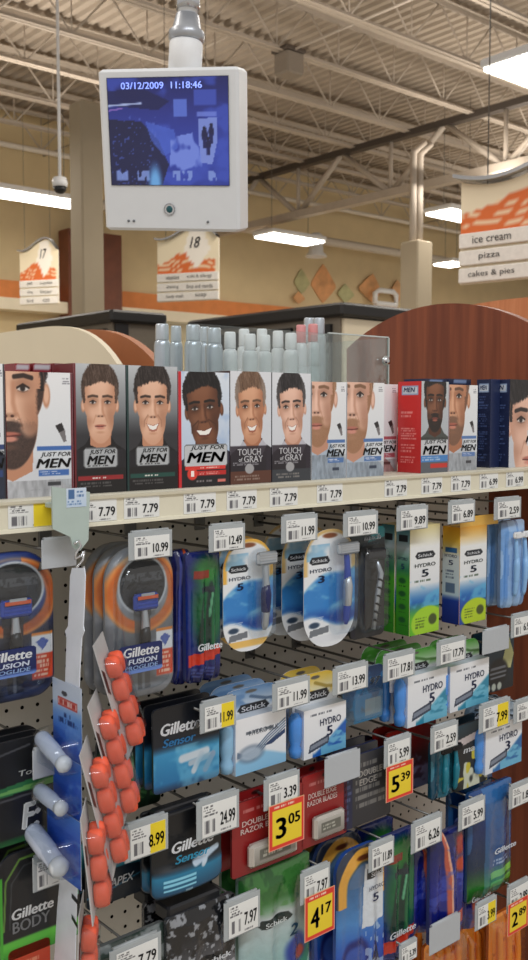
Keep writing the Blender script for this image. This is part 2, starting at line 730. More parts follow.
# columns
def column(l, r, ptop, D, pipes=False):
    a = at_d((l + r) / 2, ptop, D)
    hw = (r - l) / 2 / FPX * D * 0.80
    b = MB().box(a.x - hw, a.x + hw, a.y - hw, a.y + hw, 0, a.z, 0.02)
    struct('column', b, mat('column_paint', (160, 148, 126), 0.7, scale=2, noise=0.04))
    if pipes:
        p = MB()
        for s in (-0.5, 0.35):
            p.tube([(a.x + s * hw, a.y, a.z), (a.x + s * hw, a.y, a.z + 1.35), (a.x + s * hw + 0.25, a.y, a.z + 1.55)], 0.055, 8)
        struct('column_pipe', p, M_STEELW)


column(70, 101, 104, 12.1)
column(402, 431, 242, 15.0, True)


# lamps
def lamp(l, r, dy, label, strength, Z=5.2):
    p, q = at_z(l[0], l[1], Z), at_z(r[0], r[1], Z)
    L = q.x - p.x
    t = tag(empty('ceiling_light', ((p.x + q.x) / 2, p.y - dy / 2, Z)), label, 'light', 'ceiling lights')
    MB().box(-L / 2 - 0.03, L / 2 + 0.03, -dy / 2 - 0.03, dy / 2 + 0.03, 0.01, 0.10, 0.02).build('housing', WHITEP, t)
    MB().box(-L / 2, L / 2, -dy / 2, dy / 2, -0.03, 0.01, 0.015).build('diffuser', glow('lamp_diffuser', (255, 250, 240), strength), t)
    r_ = MB()
    for s in (-0.35, 0.35):
        r_.tube([(s * L, 0, 0.1), (s * L, 0, ZDK - Z)], 0.006, 5)
    r_.build('hanger_rod', STEEL, t)


lamp((-24, 193), (70, 207.5), 0.55, 'long ceiling light at the left edge, above the sign numbered 17', 7)
lamp((254, 237), (306, 245), 0.6, 'bright ceiling light just right of the hanging monitor', 7)
lamp((425, 214), (466, 220.5), 0.6, 'ceiling light beside the large ice cream sign', 7)
lamp((433, 264.5), (449, 267), 0.6, 'small far ceiling light above the wooden arch', 7)
lamp((483, 69), (600, 113), 1.3, 'largest and nearest ceiling light, cut by the right edge of the photo', 7)

# security dome on a thin drop pole
a = at_d(60, 187, 10.5)
t = tag(empty('security_camera', a), 'small white dome security camera hanging on a thin pole at the left', 'camera')
MB().lathe([(0.01, 0.11), (0.07, 0.10), (0.085, 0.05), (0.08, 0.0)], 16).build('housing', WHITEP, t)
MB().lathe([(0.075, 0.0), (0.066, -0.04), (0.04, -0.065), (0.005, -0.075)], 16).build('dome', BLACKP, t)
MB().tube([(0, 0, 0.1), (0, 0, ZJB - a.z)], 0.018, 8).build('drop_pole', WHITEP, t)

# grey equipment box on a joist and the white spotlight can
a = at(289, 92, 10.25)
t = tag(empty('equipment_box', (a.x, 10.25, ZJB - 0.30)), 'grey metal box fixed under a roof joist right of the monitor pole', 'box')
MB().box(-0.16, 0.16, -0.15, 0.15, 0.0, 0.30, 0.02).build('housing', mat('grey_box_paint', (140, 130, 118), 0.6), t)
MB().box(-0.19, 0.17, -0.17, 0.17, 0.30, 0.36, 0.01).build('mounting_bracket', mat('bracket_dark', (84, 74, 66), 0.6), t)
a = at(316, 257, 16.6)
t = tag(empty('spotlight', a), 'white can spotlight hanging below the pipe in front of the cream wall', 'light')
MB().lathe([(0.10, 0.55), (0.16, 0.5), (0.17, 0.12), (0.26, 0.02), (0.26, 0.0), (0.2, 0.0), (0.14, 0.1)], 18).build('can', WHITEP, t)
MB().tube([(0, 0, 0.5), (0, 0, p0.z - a.z)], 0.05, 6).build('stem', STEEL, t)

# painted leaves on the wall
LEAF = [('orange', (228, 168, 116), 323, 264, 303, 310, 336), ('green', (192, 190, 142), 301, 269, 294, 293, 309), ('green', (194, 194, 146), 344, 284, 303, 336, 353),
        ('orange', (228, 172, 120), 371, 274, 303, 356, 379), ('orange', (228, 178, 130), 395, 280, 303, 388, 402), ('orange', (228, 172, 120), 296, 292, 304, 290, 302)]
for i, (nm, rgb, cx, ty, by, lx, rx) in enumerate(LEAF):
    c = at(cx, by, YW - 0.02)
    top = at(cx, ty, YW - 0.02).z - c.z
    wl, wr = c.x - at(lx, by, YW).x, at(rx, by, YW).x - c.x
    pts = []
    prof_ = lambda s: min(1, s / 0.45, (1 - s) / 0.55) ** 0.85
    for k in range(13):
        pts.append((-wl * prof_(k / 12), top * k / 12))
    for k in range(11, 0, -1):
        pts.append((wr * prof_(k / 12), top * k / 12))
    pl = ['second from the left, tall', 'leftmost, slim', 'short, below the spotlight can', 'tall, left of the grey column', 'half hidden by the grey column', 'tiny, below the leftmost leaf'][i]
    tag(MB().prism(pts, 0, 0.015).build('wall_leaf', mat('leaf_paint_%d' % i, rgb, 0.8, noise=0.25, scale=3), None, (c.x, YW - 0.02 - 0.02 * i, c.z)),
        f'{nm} leaf painting on the cream wall, {pl}', 'wall decoration', 'leaf paintings on the back wall')
p = at(386, 300, YW - 0.3)
bb = MB()
sc_ = 1.0
q0, q1 = at(375, 303, YW - 0.3), at(396, 303, YW - 0.3)
w_ = q1.x - q0.x
h_ = at(386, 291, YW - 0.3).z - q0.z
bb.tube([(-w_ / 2, 0, 0), (-w_ / 2, 0, h_ * 0.75), (-w_ * 0.3, 0, h_), (w_ * 0.35, 0, h_), (w_ / 2, 0, h_ * 0.75), (w_ / 2, 0, 0), (-w_ / 2, 0, 0)], 0.07, 8)
tag(bb.build('wall_frame', WHITEP, None, ((q0.x + q1.x) / 2, YW - 0.3, q0.z)), 'small white rounded frame on the wall left of the grey column', 'frame')


# aisle signs
def aisle_sign(name, label, anchor, rz, W, H, number, rows, topf, P=0.133):
    t = tag(empty(name, anchor, rz), label, 'sign', 'hanging aisle signs')

    def art(a):
        a.vgrad([(0, (238, 226, 200)), (1, (244, 230, 196))])
        b0 = 3 * P + 0.01
        hi = b0 + 0.17 + 0.06 * np.sin(a.u * 7.5 - 1.6) + 0.05 * a.u
        reg = (a.v > b0 - 0.1) * (a.v < hi) * (a.u < 0.93)
        a.put(reg * 1.0, (224, 112, 50))
        for k in range(3):
            mid = b0 + 0.03 + k * 0.06 + 0.02 * np.sin(a.u * 11 + 0.5) + 0.04 * (a.u - 0.3)
            a.put(reg * (np.abs(a.v - mid) < 0.009), (244, 214, 176))
        if number:
            a.poly([(0.64, 3 * P + 0.02), (0.44, 0.70), (0.54, 0.99), (0.76, 0.99), (0.86, 0.70)], (250, 244, 232))
    slab('panel', W, H, 0.02, art, None, None, 0.03, PAPER, (235, 225, 205), t, zmap=lambda u, v: v * topf(u))
    for k in range(3):
        z1 = H * P * (3 - k) - H * P * 0.1
        s = MB().box(-W * 0.5, W * 0.5, -0.022, -0.004, z1 - H * P * 0.84, z1, 0.004)
        s.build('name_strip', mat('sign_strip', (236, 232, 224), 0.6), t)
        for (sx, sw, txt) in rows[k]:
            letter(txt, t, W * sx, z1 - H * P * 0.42, W * sw, H * P * (0.42 if P < 0.15 else 0.5), (52, 48, 48), -0.026)
    if number:
        letter(number, t, W * 0.12, H * 0.80, W * 0.17, H * 0.15, (40, 36, 40), -0.006, 0.01, 0.3)
    pts = []
    for k in range(19):
        u = -0.02 + 1.0 * k / 18
        pts.append((W * (u - 0.5), -0.01, H * topf(np.array([u]))[0] + 0.012))
    cb = MB()
    vs, fs = [], []
    for (x, y, z) in pts:
        vs += [(x, -0.06, z), (x, 0.06, z), (x, 0.06, z + 0.02), (x, -0.06, z + 0.02)]
    for i in range(len(pts) - 1):
        for k in range(4):
            j = (k + 1) % 4
            fs.append((i * 4 + k, i * 4 + j, i * 4 + 4 + j, i * 4 + 4 + k))
    cb.add(vs, fs).build('curved_trim', mat('sign_trim_silver', (175, 176, 178), 0.25, 0.9), t)
    w = MB()
    for s in (-0.36, 0.30):
        w.tube([(s * W, 0, H * topf(np.array([s + 0.5]))[0]), (s * W, 0, ZJB - anchor[2])], 0.004, 4)
    w.build('hanging_wire', STEEL, t)
    return t


def wave(u):
    return 0.93 - 0.10 * np.cos((u - 0.10) * 5.2) * (1 - 0.2 * u) - 0.10 * sst(0.78, 1.02, u)


def wave_big(u):
    return 0.80 - 0.16 * np.cos((u - 0.18) * 4.0)


RZ = math.radians(-60)
D = 11.5
a = at_d(188, 301, D)
aisle_sign('aisle_sign', 'aisle sign numbered 18 hanging just below the monitor', a, RZ, 0.80, 0.86, '18',
           [[(-0.24, 0.22, 'vitamins'), (0.2, 0.40, 'cold & allergy')], [(-0.24, 0.2, 'shaving'), (0.2, 0.42, 'first aid needs')], [(-0.2, 0.28, 'body wash'), (0.22, 0.18, 'soap')]], wave)
D = 16.0
a = at_d(39.5, 304.5, D)
aisle_sign('aisle_sign', 'aisle sign numbered 17 hanging at the far left', a, RZ, 0.74, 1.04, '17',
           [[(-0.22, 0.14, 'pet'), (0.2, 0.32, 'supplies')], [(-0.22, 0.14, 'dog'), (0.2, 0.30, 'litter')], [(-0.22, 0.16, 'bird'), (0.2, 0.18, 'cat')]], wave)
D = 5.2
W = 1.10
a = at_d(460, 285, D)
ax = Vector((math.cos(math.radians(-80)), math.sin(math.radians(-80)), 0))
c = a + ax * (W / 2)
aisle_sign('aisle_sign', 'large frozen food sign reading ice cream, pizza, cakes and pies at the right edge', c, math.radians(-80), W, 0.80, None,
           [[(-0.325, 0.20, 'ice cream')], [(-0.335, 0.11, 'pizza')], [(-0.325, 0.24, 'cakes & pies')]], wave_big, 0.115)


# freezer cases behind
def freezer(label, px, py, D, lx, far, pan):
    a = at_d(px, py, D)
    ly = a.x / at(far, 400, 1.0).x - a.y
    t = tag(empty('freezer_case', (a.x, a.y, 0)), label, 'freezer', 'freezer cases')
    H = a.z
    MB().box(0, lx, 0, ly, 0, H - 0.10).build('body', mat('freezer_body', (120, 112, 100), 0.5), t)
    MB().box(-0.06, lx, -0.08, ly, H - 0.11, H, 0.02).build('fascia', M_BLACK, t)
    MB().box(0.02, lx * 0.28, -0.03, -0.002, 0.1, H - 0.12).build('end_panel', pan, t)
    n = 4
    for i in range(n):
        y0 = 0.08 + i * (ly - 0.1) / n
        d = MB().box(-0.03, -0.002, y0, y0 + (ly - 0.1) / n - 0.06, 0.3, H - 0.16).build('door', BLACKP, t)
        MB().box(-0.035, -0.031, y0 + 0.07, y0 + (ly - 0.1) / n - 0.13, 0.4, H - 0.24).build('glass', mat('freezer_glass', (40, 44, 42), 0.08, noise=0.9, scale=2.5), d)


freezer('black topped freezer case behind the wooden arch and the bottles', 340, 303, 7.6, 3.2, 192, M_CREAM)
freezer('black topped freezer case behind the left arched display', 112, 310, 8.6, 0.55, 22, M_BLACK)

# ================================================================== hanging monitor
D = 2.0
a = at_d(169.0, 151.5, D)
RZM = math.radians(-54)
TILT = math.radians(14)
t = empty('security_monitor', a)
t.rotation_euler = (TILT, math.radians(3.4), RZM)
tag(t, 'white security monitor with a blue camera picture hanging from a white pole', 'monitor')
W, H = 0.302, 0.322
MB().box(-W / 2, W / 2, 0.0, 0.075, -H / 2, H / 2, 0.006).build('housing', mat('monitor_white', (226, 229, 232), 0.4, noise=0.01), t)


def screen_art(a):
    u, v = a.u, a.v
    a.vgrad([(0, (40, 60, 165)), (0.35, (52, 74, 190)), (0.7, (40, 52, 150)), (1, (22, 30, 105))])
    a.put(0.7 * sst(0.45, 0.7, fbm(u * 6, v * 6)), (70, 95, 215))
    a.poly([(0, 0.62), (0.28, 0.60), (0.42, 0.42), (0.50, 0.2), (0.44, 0.0), (0, 0)], (14, 18, 62), 0.85)
    a.poly([(0, 0.75), (0.42, 0.70), (0.52, 0.78), (0.3, 0.90), (0, 0.88)], (18, 24, 86), 0.85)
    a.put(a.mpoly([(0.31, 0.60), (0.55, 0.52), (0.58, 0.35), (0.46, 0.28), (0.36, 0.42)]) * 0.7, (84, 116, 232))
    a.rect(0.55, 0.66, 0.64, 0.80, (104, 132, 240), 0.9)
    a.rect(0.72, 0.90, 0.74, 0.88, (70, 92, 205), 0.9)
    a.rect(0.74, 0.90, 0.64, 0.68, (130, 150, 250), 0.8)
    a.poly([(0.75, 0.62), (0.90, 0.63), (0.90, 0.40), (0.86, 0.2), (0.76, 0.22)], (152, 172, 252), 0.85)
    a.put(sst(0.5, 0.6, fbm(u * 9 + 3, v * 4)) * a.mpoly([(0.52, 0.45), (0.74, 0.5), (0.8, 0), (0.5, 0)]), (128, 152, 250))
    for (x, y, s) in ((0.80, 0.47, 1), (0.855, 0.50, 0.9), (0.83, 0.38, 0.8)):
        a.ell(x, y + 0.06, 0.016 * s, 0.022 * s, (16, 18, 60))
        a.ell(x, y, 0.026 * s, 0.06 * s, (18, 22, 80))
        a.rect(x - 0.015, x + 0.015, y - 0.12 * s, y - 0.02, (20, 26, 95))
    a.line([(0, 0.745), (0.28, 0.765)], 0.008, (190, 205, 255))
    a.line([(0, 0.70), (0.12, 0.72)], 0.006, (160, 120, 220))
    a.put((vnoise(u * 60, v * 50) > 0.83) * (v < 0.66) * (u < 0.4) * 0.6, (96, 120, 225))
    for (x, w_) in ((0.10, 0.1), (0.28, 0.1), (0.58, 0.1), (0.68, 0.06), (0.86, 0.07)):
        a.put(a.mrect(x - w_ / 2, x + w_ / 2, 0.05, 0.14) * (vnoise(u * 40, v * 20) > 0.45) * 0.85, (150, 175, 250))
    a.ell(0.38, 0.02, 0.05, 0.16, (120, 190, 255), 0.6)
    a.put((np.abs(u - 0.5) > 0.495) + (np.abs(v - 0.5) > 0.492), (8, 10, 26))


slab('screen', 0.262, 0.212, 0.0005, screen_art, None, None, 0.0022, glow('screen_glow', (60, 80, 200), 0.62, True), (10, 10, 20), t, (0.0, -0.0022, -0.068), back=True)
letter('03/12/2009  11:18:46', t, -0.012, 0.128, 0.175, 0.013, (160, 180, 240), -0.0034, 0.01, m=glow('screen_text', (165, 185, 250), 0.7))
MB().lathe([(0.0125, 0.003), (0.0105, 0.003), (0.009, 0.001)], 20, (0, 0.0005, 0), 'y').build('camera_bezel', CHROME, t, (-0.002, 0, -0.116))
MB().lathe([(0.009, 0.001), (0.006, 0.0035), (0.001, 0.004)], 16, (0, 0, 0), 'y').build('camera_lens', mat('lens_teal', (30, 84, 92), 0.08), t, (-0.002, 0, -0.116))
for x in (-0.096, -0.084, 0.082):
    MB().lathe([(0.0028, 0.0), (0.0026, 0.0025), (0.001, 0.003)], 10, (0, 0, 0), 'y').build('button', mat('button_grey', (108, 112, 116), 0.5), t, (x, 0, -0.141))
pole = empty('tmp', (0, 0, 0))
bpy.data.objects.remove(pole)
pl = MB().tube([(0, 0, 0.05), (0, 0, 4.6)], 0.020, 16).build('pole', WHITEP, t, (0.025, 0.04, H / 2 - 0.012))
pl.rotation_euler = (-TILT, 0, 0)
MB().lathe([(0.0345, -0.02), (0.0345, 0.062), (0.033, 0.066)], 20).build('mounting_socket', WHITEP, pl)
MB().lathe([(0.030, 0.066), (0.037, 0.07), (0.037, 0.086), (0.030, 0.092), (0.024, 0.12)], 20).build('collar', mat('collar_grey', (176, 180, 186), 0.35, 0.6), pl)
MB().lathe([(0.0245, 0.13), (0.0245, 0.165)], 16).build('pipe_coupling', mat('coupling_steel', (198, 202, 208), 0.2, 0.8), pl)
# ================================================================== the shelving unit
def wood_mat(name, c1, c2, sc=(3, 40, 2)):
    m = bpy.data.materials.new(name)
    m.use_nodes = True
    nt = m.node_tree
    b = nt.nodes['Principled BSDF']
    tc = nt.nodes.new('ShaderNodeTexCoord')
    mp = nt.nodes.new('ShaderNodeMapping')
    mp.inputs['Scale'].default_value = sc
    n = nt.nodes.new('ShaderNodeTexNoise')
    n.inputs['Scale'].default_value = 2.2
    n.inputs['Detail'].default_value = 6
    n.inputs['Distortion'].default_value = 0.5
    r = nt.nodes.new('ShaderNodeValToRGB')
    r.color_ramp.elements[0].position, r.color_ramp.elements[1].position = 0.35, 0.68
    r.color_ramp.elements[0].color, r.color_ramp.elements[1].color = rgba(c1), rgba(c2)
    nt.links.new(tc.outputs['Object'], mp.inputs['Vector'])
    nt.links.new(mp.outputs[0], n.inputs['Vector'])
    nt.links.new(n.outputs['Fac'], r.inputs['Fac'])
    nt.links.new(r.outputs[0], b.inputs['Base Color'])
    b.inputs['Roughness'].default_value = 0.42
    return m


M_WOOD = wood_mat('cherry_wood', (112, 52, 28), (140, 72, 42), (6, 22, 1.2))
M_WOODLIT = wood_mat('lit_cherry_wood', (196, 120, 76), (216, 144, 98), (6, 22, 1.2))  # light falling on the far arch, put into a paler wood tone


def peg_mat():
    """painted steel board punched with square-pitch round holes you can see through"""
    m = bpy.data.materials.new('punched_board')
    m.use_nodes = True
    nt = m.node_tree
    b = nt.nodes['Principled BSDF']
    out = nt.nodes['Material Output']
    tc = nt.nodes.new('ShaderNodeTexCoord')
    sx = nt.nodes.new('ShaderNodeSeparateXYZ')
    nt.links.new(tc.outputs['Object'], sx.inputs[0])

    def cell(sock):
        a = nt.nodes.new('ShaderNodeMath')
        a.operation = 'DIVIDE'
        a.inputs[1].default_value = 0.0254
        nt.links.new(sock, a.inputs[0])
        f = nt.nodes.new('ShaderNodeMath')
        f.operation = 'FRACT'
        nt.links.new(a.outputs[0], f.inputs[0])
        s = nt.nodes.new('ShaderNodeMath')
        s.operation = 'SUBTRACT'
        s.inputs[1].default_value = 0.5
        nt.links.new(f.outputs[0], s.inputs[0])
        p = nt.nodes.new('ShaderNodeMath')
        p.operation = 'POWER'
        p.inputs[1].default_value = 2
        nt.links.new(s.outputs[0], p.inputs[0])
        return p.outputs[0]
    ad = nt.nodes.new('ShaderNodeMath')
    nt.links.new(cell(sx.outputs['X']), ad.inputs[0])
    nt.links.new(cell(sx.outputs['Z']), ad.inputs[1])
    lt = nt.nodes.new('ShaderNodeMath')
    lt.operation = 'LESS_THAN'
    lt.inputs[1].default_value = 0.115 ** 2
    nt.links.new(ad.outputs[0], lt.inputs[0])
    tr = nt.nodes.new('ShaderNodeBsdfTransparent')
    mx = nt.nodes.new('ShaderNodeMixShader')
    nt.links.new(lt.outputs[0], mx.inputs[0])
    nt.links.new(b.outputs[0], mx.inputs[1])
    nt.links.new(tr.outputs[0], mx.inputs[2])
    nt.links.new(mx.outputs[0], out.inputs[0])
    n = nt.nodes.new('ShaderNodeTexNoise')
    n.inputs['Scale'].default_value = 6
    nt.links.new(tc.outputs['Object'], n.inputs['Vector'])
    r = nt.nodes.new('ShaderNodeValToRGB')
    r.color_ramp.elements[0].color, r.color_ramp.elements[1].color = rgba((196, 193, 184)), rgba((210, 207, 198))
    nt.links.new(n.outputs['Fac'], r.inputs['Fac'])
    nt.links.new(r.outputs[0], b.inputs['Base Color'])
    b.inputs['Roughness'].default_value = 0.5
    return m


unit = tag(empty('shelving_unit', (0, PEGY, 0)), 'store shelving unit with a punched grey back board behind the hanging goods', 'shelving')
XL = 0.10
MB().add([(XL, 0, 0.12), (XEND, 0, 0.12), (XEND, 0, TOPZ - 0.03), (XL, 0, TOPZ - 0.03)], [(0, 1, 2, 3)]).build('pegboard', peg_mat(), unit)
MB().box(XL, XEND, 0.012, 0.03, 0.10, TOPZ + 0.055).build('core_panel', mat('core_black', (16, 15, 14), 0.8), unit)
sh = MB().box(XL, XEND, RAILY - PEGY + 0.006, -0.001, TOPZ - 0.022, TOPZ, 0.001).build('shelf', mat('shelf_cream', (205, 200, 182), 0.45, noise=0.02), None, (0, PEGY, 0))
tag(sh, 'cream metal shelf carrying the hair colour cartons, with a price rail along its front', 'shelf')
# price rail: lipped strip along the front of the shelf
rb, rt = TOPZ - 0.040, TOPZ - 0.001
prof = [(-0.001, rb + 0.001), (0.0, rb + 0.0045), (0.0035, rb + 0.006), (0.0035, rt - 0.006), (0.0, rt - 0.0045), (-0.001, rt - 0.001), (0.006, rt), (0.012, rt - 0.004), (0.012, rb + 0.003), (0.006, rb)]
vs = [(XL, RAILY - PEGY + y, z) for y, z in prof] + [(XEND + 0.0, RAILY - PEGY + y, z) for y, z in prof]
n = len(prof)
fs = [((i + 1) % n, i, n + i, n + (i + 1) % n) for i in range(n)] + [tuple(range(n)), tuple(range(2 * n - 1, n - 1, -1))]
MB().add(vs, fs).build('price_rail', mat('rail_cream', (222, 217, 196), 0.35, noise=0.02), sh)
# top deck behind the cartons
DECKZ = EYE.z - 0.035
MB().box(XL, XEND, 0.031, 0.40, DECKZ - 0.03, DECKZ, 0.002).build('top_deck', mat('deck_grey', (170, 166, 156), 0.5), unit)
MB().box(XL, XEND, 0.031, 0.35, 0, DECKZ - 0.03).build('rear_panel', mat('rear_grey', (120, 116, 108), 0.6), unit)


def arch_panel(name, X, yc, hy, ztop, drop, th, m, parent, org, front=None, p=2):
    """upright board with an arched top in the plane X"""
    pts = []
    R = (hy * hy + drop * drop) / (2 * drop)
    for k in range(33):
        y = yc - hy + 2 * hy * k / 32
        pts.append((y, ztop - R + math.sqrt(R * R - (y - yc) ** 2) if p == 2 else ztop - drop * abs((y - yc) / hy) ** p))
    if front is not None:
        pts.insert(0, (front, pts[0][1] - 0.16))
    pts = [(pts[0][0], 0.0)] + pts + [(pts[-1][0], 0.0)]
    n = len(pts)
    vs = [(X - org[0], p[0] - org[1], p[1] - org[2]) for p in pts] + [(X + th - org[0], p[0] - org[1], p[1] - org[2]) for p in pts]
    fs = [tuple(range(n - 1, -1, -1)), tuple(range(n, 2 * n))] + [(i, (i + 1) % n, n + (i + 1) % n, n + i) for i in range(n)]
    return MB().add(vs, fs).build(name, m, parent)


za = at_x(434, 304.5, XEND).z
ep = arch_panel('end_panel', XEND + 0.001, 1.475, 0.30, za, 0.090, 0.03, M_WOOD, None, (0, 0, 0), 1.0)
tag(ep, 'arched cherry wood end panel closing the shelving at the right', 'end panel')

# lit arched display beyond it at the right
X2 = 2.75
y2 = at_x(452, 304, X2).y
t = tag(empty('display_unit', (X2, y2, 0)), 'lit arched wooden display just visible behind the cherry arch at the right', 'shelving')
arch_panel('end_panel', X2, y2 - 0.25, 0.75, at_x(462, 304.0, X2).z, 0.13, 0.04, M_WOODLIT, t, (X2, y2, 0))
MB().box(0.05, 1.2, -0.5, -0.1, 0, 1.4).build('body', M_WOODLIT, t)

# arched display across the aisle at the left: cream near panel, brown far panel
XA = 1.55
c = at_x(20, 330.0, XA)
t = tag(empty('display_unit', (XA, c.y, 0)), 'arched display with cream and brown end panels behind the bearded carton at the left', 'shelving')
f_ = at_x(117, 364, XA)
hy_ = c.y - f_.y
arch_panel('end_panel', XA, c.y, hy_, c.z, c.z - f_.z, 0.02, M_CREAM, t, (XA, c.y, 0), p=4)
XB = f_.y * at(156, 400, 1.0).x
zt_ = at_x(98, 327.5, XB).z
arch_panel('end_panel', XB, c.y - 0.08, hy_ - 0.08, zt_, zt_ - at_x(156, 363, XB).z, 0.03, mat('brown_wood_far', (168, 104, 66), 0.5, noise=0.1, scale=6), t, (XA, c.y, 0), p=3)
MB().box(0.055, XB - XA - 0.01, -hy_ * 0.6, hy_ * 0.6, 0, 1.5).build('body', M_CREAM, t)

# ================================================================== the cartons on the shelf
SK = {'fair': ((232, 186, 158), (196, 140, 110)), 'tan': ((220, 166, 132), (176, 116, 84)), 'dark': ((132, 84, 58), (84, 48, 32)), 'pale': ((236, 192, 170), (198, 146, 122))}


def portrait(a, cx, ey, s, skin, hair, shirt, beard=None, smile=False, turn=0.0, neck=True, brow=None, hairline=0.30, collar=None, grey=0.0, k=1.22, lean=0.0):
    """a man's head and shoulders; ey = height of the eyes, s = half face width"""
    sk, sd = skin
    v_true, u_true = a.v, a.u
    a.v = ey + ((v_true - ey) * math.cos(lean) - (u_true - cx) * math.sin(lean)) / k
    a.u = cx + (u_true - cx) * math.cos(lean) + (v_true - ey) * math.sin(lean)
    u, v = a.u, a.v
    X = lambda x: cx + x * s
    Y = lambda y: ey + y * s
    if neck:
        a.poly([(X(-3.0), -1), (X(-1.9), Y(-2.3)), (X(-1.5), Y(-2.0)), (X(-0.9), Y(-1.72)), (X(-0.66), Y(-1.45)), (X(0.66), Y(-1.45)), (X(0.9), Y(-1.72)), (X(1.5), Y(-2.0)), (X(1.9), Y(-2.3)), (X(3.0), -1)], shirt)
        a.put(0.35 * fbm(u * 22, v * 8) * (v < Y(-1.95)), (0, 0, 0) if sum(shirt) > 120 else (70, 70, 86))
        a.poly([(X(-0.60), Y(-1.75)), (X(-0.64), Y(-1.0)), (X(0.64), Y(-1.0)), (X(0.60), Y(-1.75)), (X(0), Y(-1.95))], sd)
        if collar:
            a.poly([(X(-0.70), Y(-1.5)), (X(-0.1), Y(-2.05)), (X(-0.5), Y(-2.4)), (X(-1.0), Y(-1.8))], collar)
            a.poly([(X(0.70), Y(-1.5)), (X(0.1), Y(-2.05)), (X(0.5), Y(-2.4)), (X(1.0), Y(-1.8))], collar)
    # hair mass behind, ears
    nz = (fbm(u * 60, v * 60) - 0.5) * 0.10
    d = np.sqrt(((u - X(0)) / (1.12 * s)) ** 2 + ((v - Y(0.55)) / (1.16 * s)) ** 2)
    a.put(1 - sst(0.95, 1.02, d + nz), hair)
    for sx in (-1, 1):
        a.ell(X(0.99 * sx - turn * 0.1), Y(-0.15), 0.12 * s, 0.26 * s, sd, 0.2)
        a.ell(X(0.99 * sx - turn * 0.1), Y(-0.13), 0.08 * s, 0.19 * s, sk, 0.3)
    # face
    face = np.maximum(a.mell(X(0), Y(0.10), 0.99 * s, 1.06 * s, 0.03), a.mell(X(0), Y(-0.66), 0.78 * s, 1.04 * s, 0.03))
    a.put(face, sk)
    a.put(face * sst(0.05, 0.95, (u - X(0.1)) / s) * 0.95, sd)
    a.put(face * sst(0.40, 1.0, (X(-0.0) - u) / s) * 0.8, sd)
    for sx in (-1, 1):
        a.ell(X(0.62 * sx), Y(-0.62), 0.24 * s, 0.46 * s, tuple(c * 0.92 for c in sd), 0.9, sx * 0.35, a=0.75, clip=face)
    a.put(face * sst(-1.0, -1.7, (v - ey) / s) * 0.5, sd)
    a.ell(X(-0.45 + turn * 0.1), Y(-0.45), 0.26 * s, 0.22 * s, tuple(min(255, q + 12) for q in sk), 0.9, a=0.7, clip=face)
    a.ell(X(0.0), Y(0.72), 0.5 * s, 0.2 * s, tuple(min(255, q + 10) for q in sk), 0.9, a=0.6, clip=face)
    # hair cap over the forehead
    hl = Y(hairline + 0.45) + 0.10 * s * np.cos((u - X(0.15)) / s * 3.2) + (fbm(u * 80, v * 20) - 0.5) * 0.16 * s
    cap = (1 - sst(0.95, 1.02, d + nz)) * sst(-0.03 * s, 0.05 * s, v - hl)
    side = face * sst(0.84, 0.90, np.abs((u - X(0)) / s) + nz) * (v > Y(-0.05))
    hm = np.clip(np.maximum(cap, side), 0, 1)
    a.put(hm, hair)
    allhair = np.clip(np.maximum((1 - sst(0.95, 1.02, d + nz)) * (1 - face), hm), 0, 1)
    st = fbm(u * 90 + v * 25, v * 16 + u * 9)
    a.put(allhair * sst(0.5, 0.75, st) * 0.45, tuple(min(255, k + 60) for k in hair))
    a.put(allhair * (1 - sst(0.25, 0.5, st)) * 0.4, tuple(k * 0.4 for k in hair))
    if grey:
        a.put(allhair * sst(0.6, 1.0, np.abs((u - X(0)) / s)) * grey, (170, 165, 160))
    br = brow or tuple(k * 0.8 for k in hair)
    t = turn * 0.14
    for sx in (-1, 1):
        ex = X(0.43 * sx + t)
        a.ell(ex, Y(0.05), 0.30 * s, 0.20 * s, tuple(c * 0.88 for c in sd), 0.7, a=0.85)
        a.line([(ex - 0.27 * s, Y(0.24 if sx > 0 else 0.22)), (ex + 0.02 * sx * s, Y(0.27)), (ex + 0.27 * s, Y(0.22 if sx > 0 else 0.24))], 0.05 * s, br, 0.85)
        a.ell(ex, Y(0.0), 0.18 * s, 0.07 * s, (222, 214, 208), 0.35)
        a.ell(ex - 0.01 * s, Y(0.005), 0.080 * s, 0.074 * s, (46, 36, 34), 0.3)
        a.line([(ex - 0.18 * s, Y(0.01)), (ex, Y(0.085)), (ex + 0.18 * s, Y(0.01))], 0.026 * s, (44, 28, 24), 0.95)
        a.line([(ex - 0.15 * s, Y(-0.05)), (ex, Y(-0.085)), (ex + 0.15 * s, Y(-0.05))], 0.015 * s, tuple(k * 0.7 for k in sd), 0.7)
    # nose
    a.line([(X(0.14 + t), Y(0.1)), (X(0.13 + t), Y(-0.3)), (X(0.20 + t), Y(-0.52))], 0.06 * s, sd, 0.8, 0.9)
    a.ell(X(-0.02 + t), Y(-0.25), 0.06 * s, 0.32 * s, tuple(min(255, q + 14) for q in sk), 0.8, a=0.8)
    a.ell(X(0.0 + t), Y(-0.57), 0.24 * s, 0.05 * s, tuple(k * 0.8 for k in sd), 0.7, a=0.6)
    for sx in (-1, 1):
        a.ell(X(0.10 * sx + t), Y(-0.58), 0.055 * s, 0.03 * s, (60, 30, 24), 0.3, a=0.85)
        a.line([(X(0.26 * sx + t), Y(-0.52)), (X(0.42 * sx + t), Y(-0.85))], 0.022 * s, sd, 0.75, 0.8)
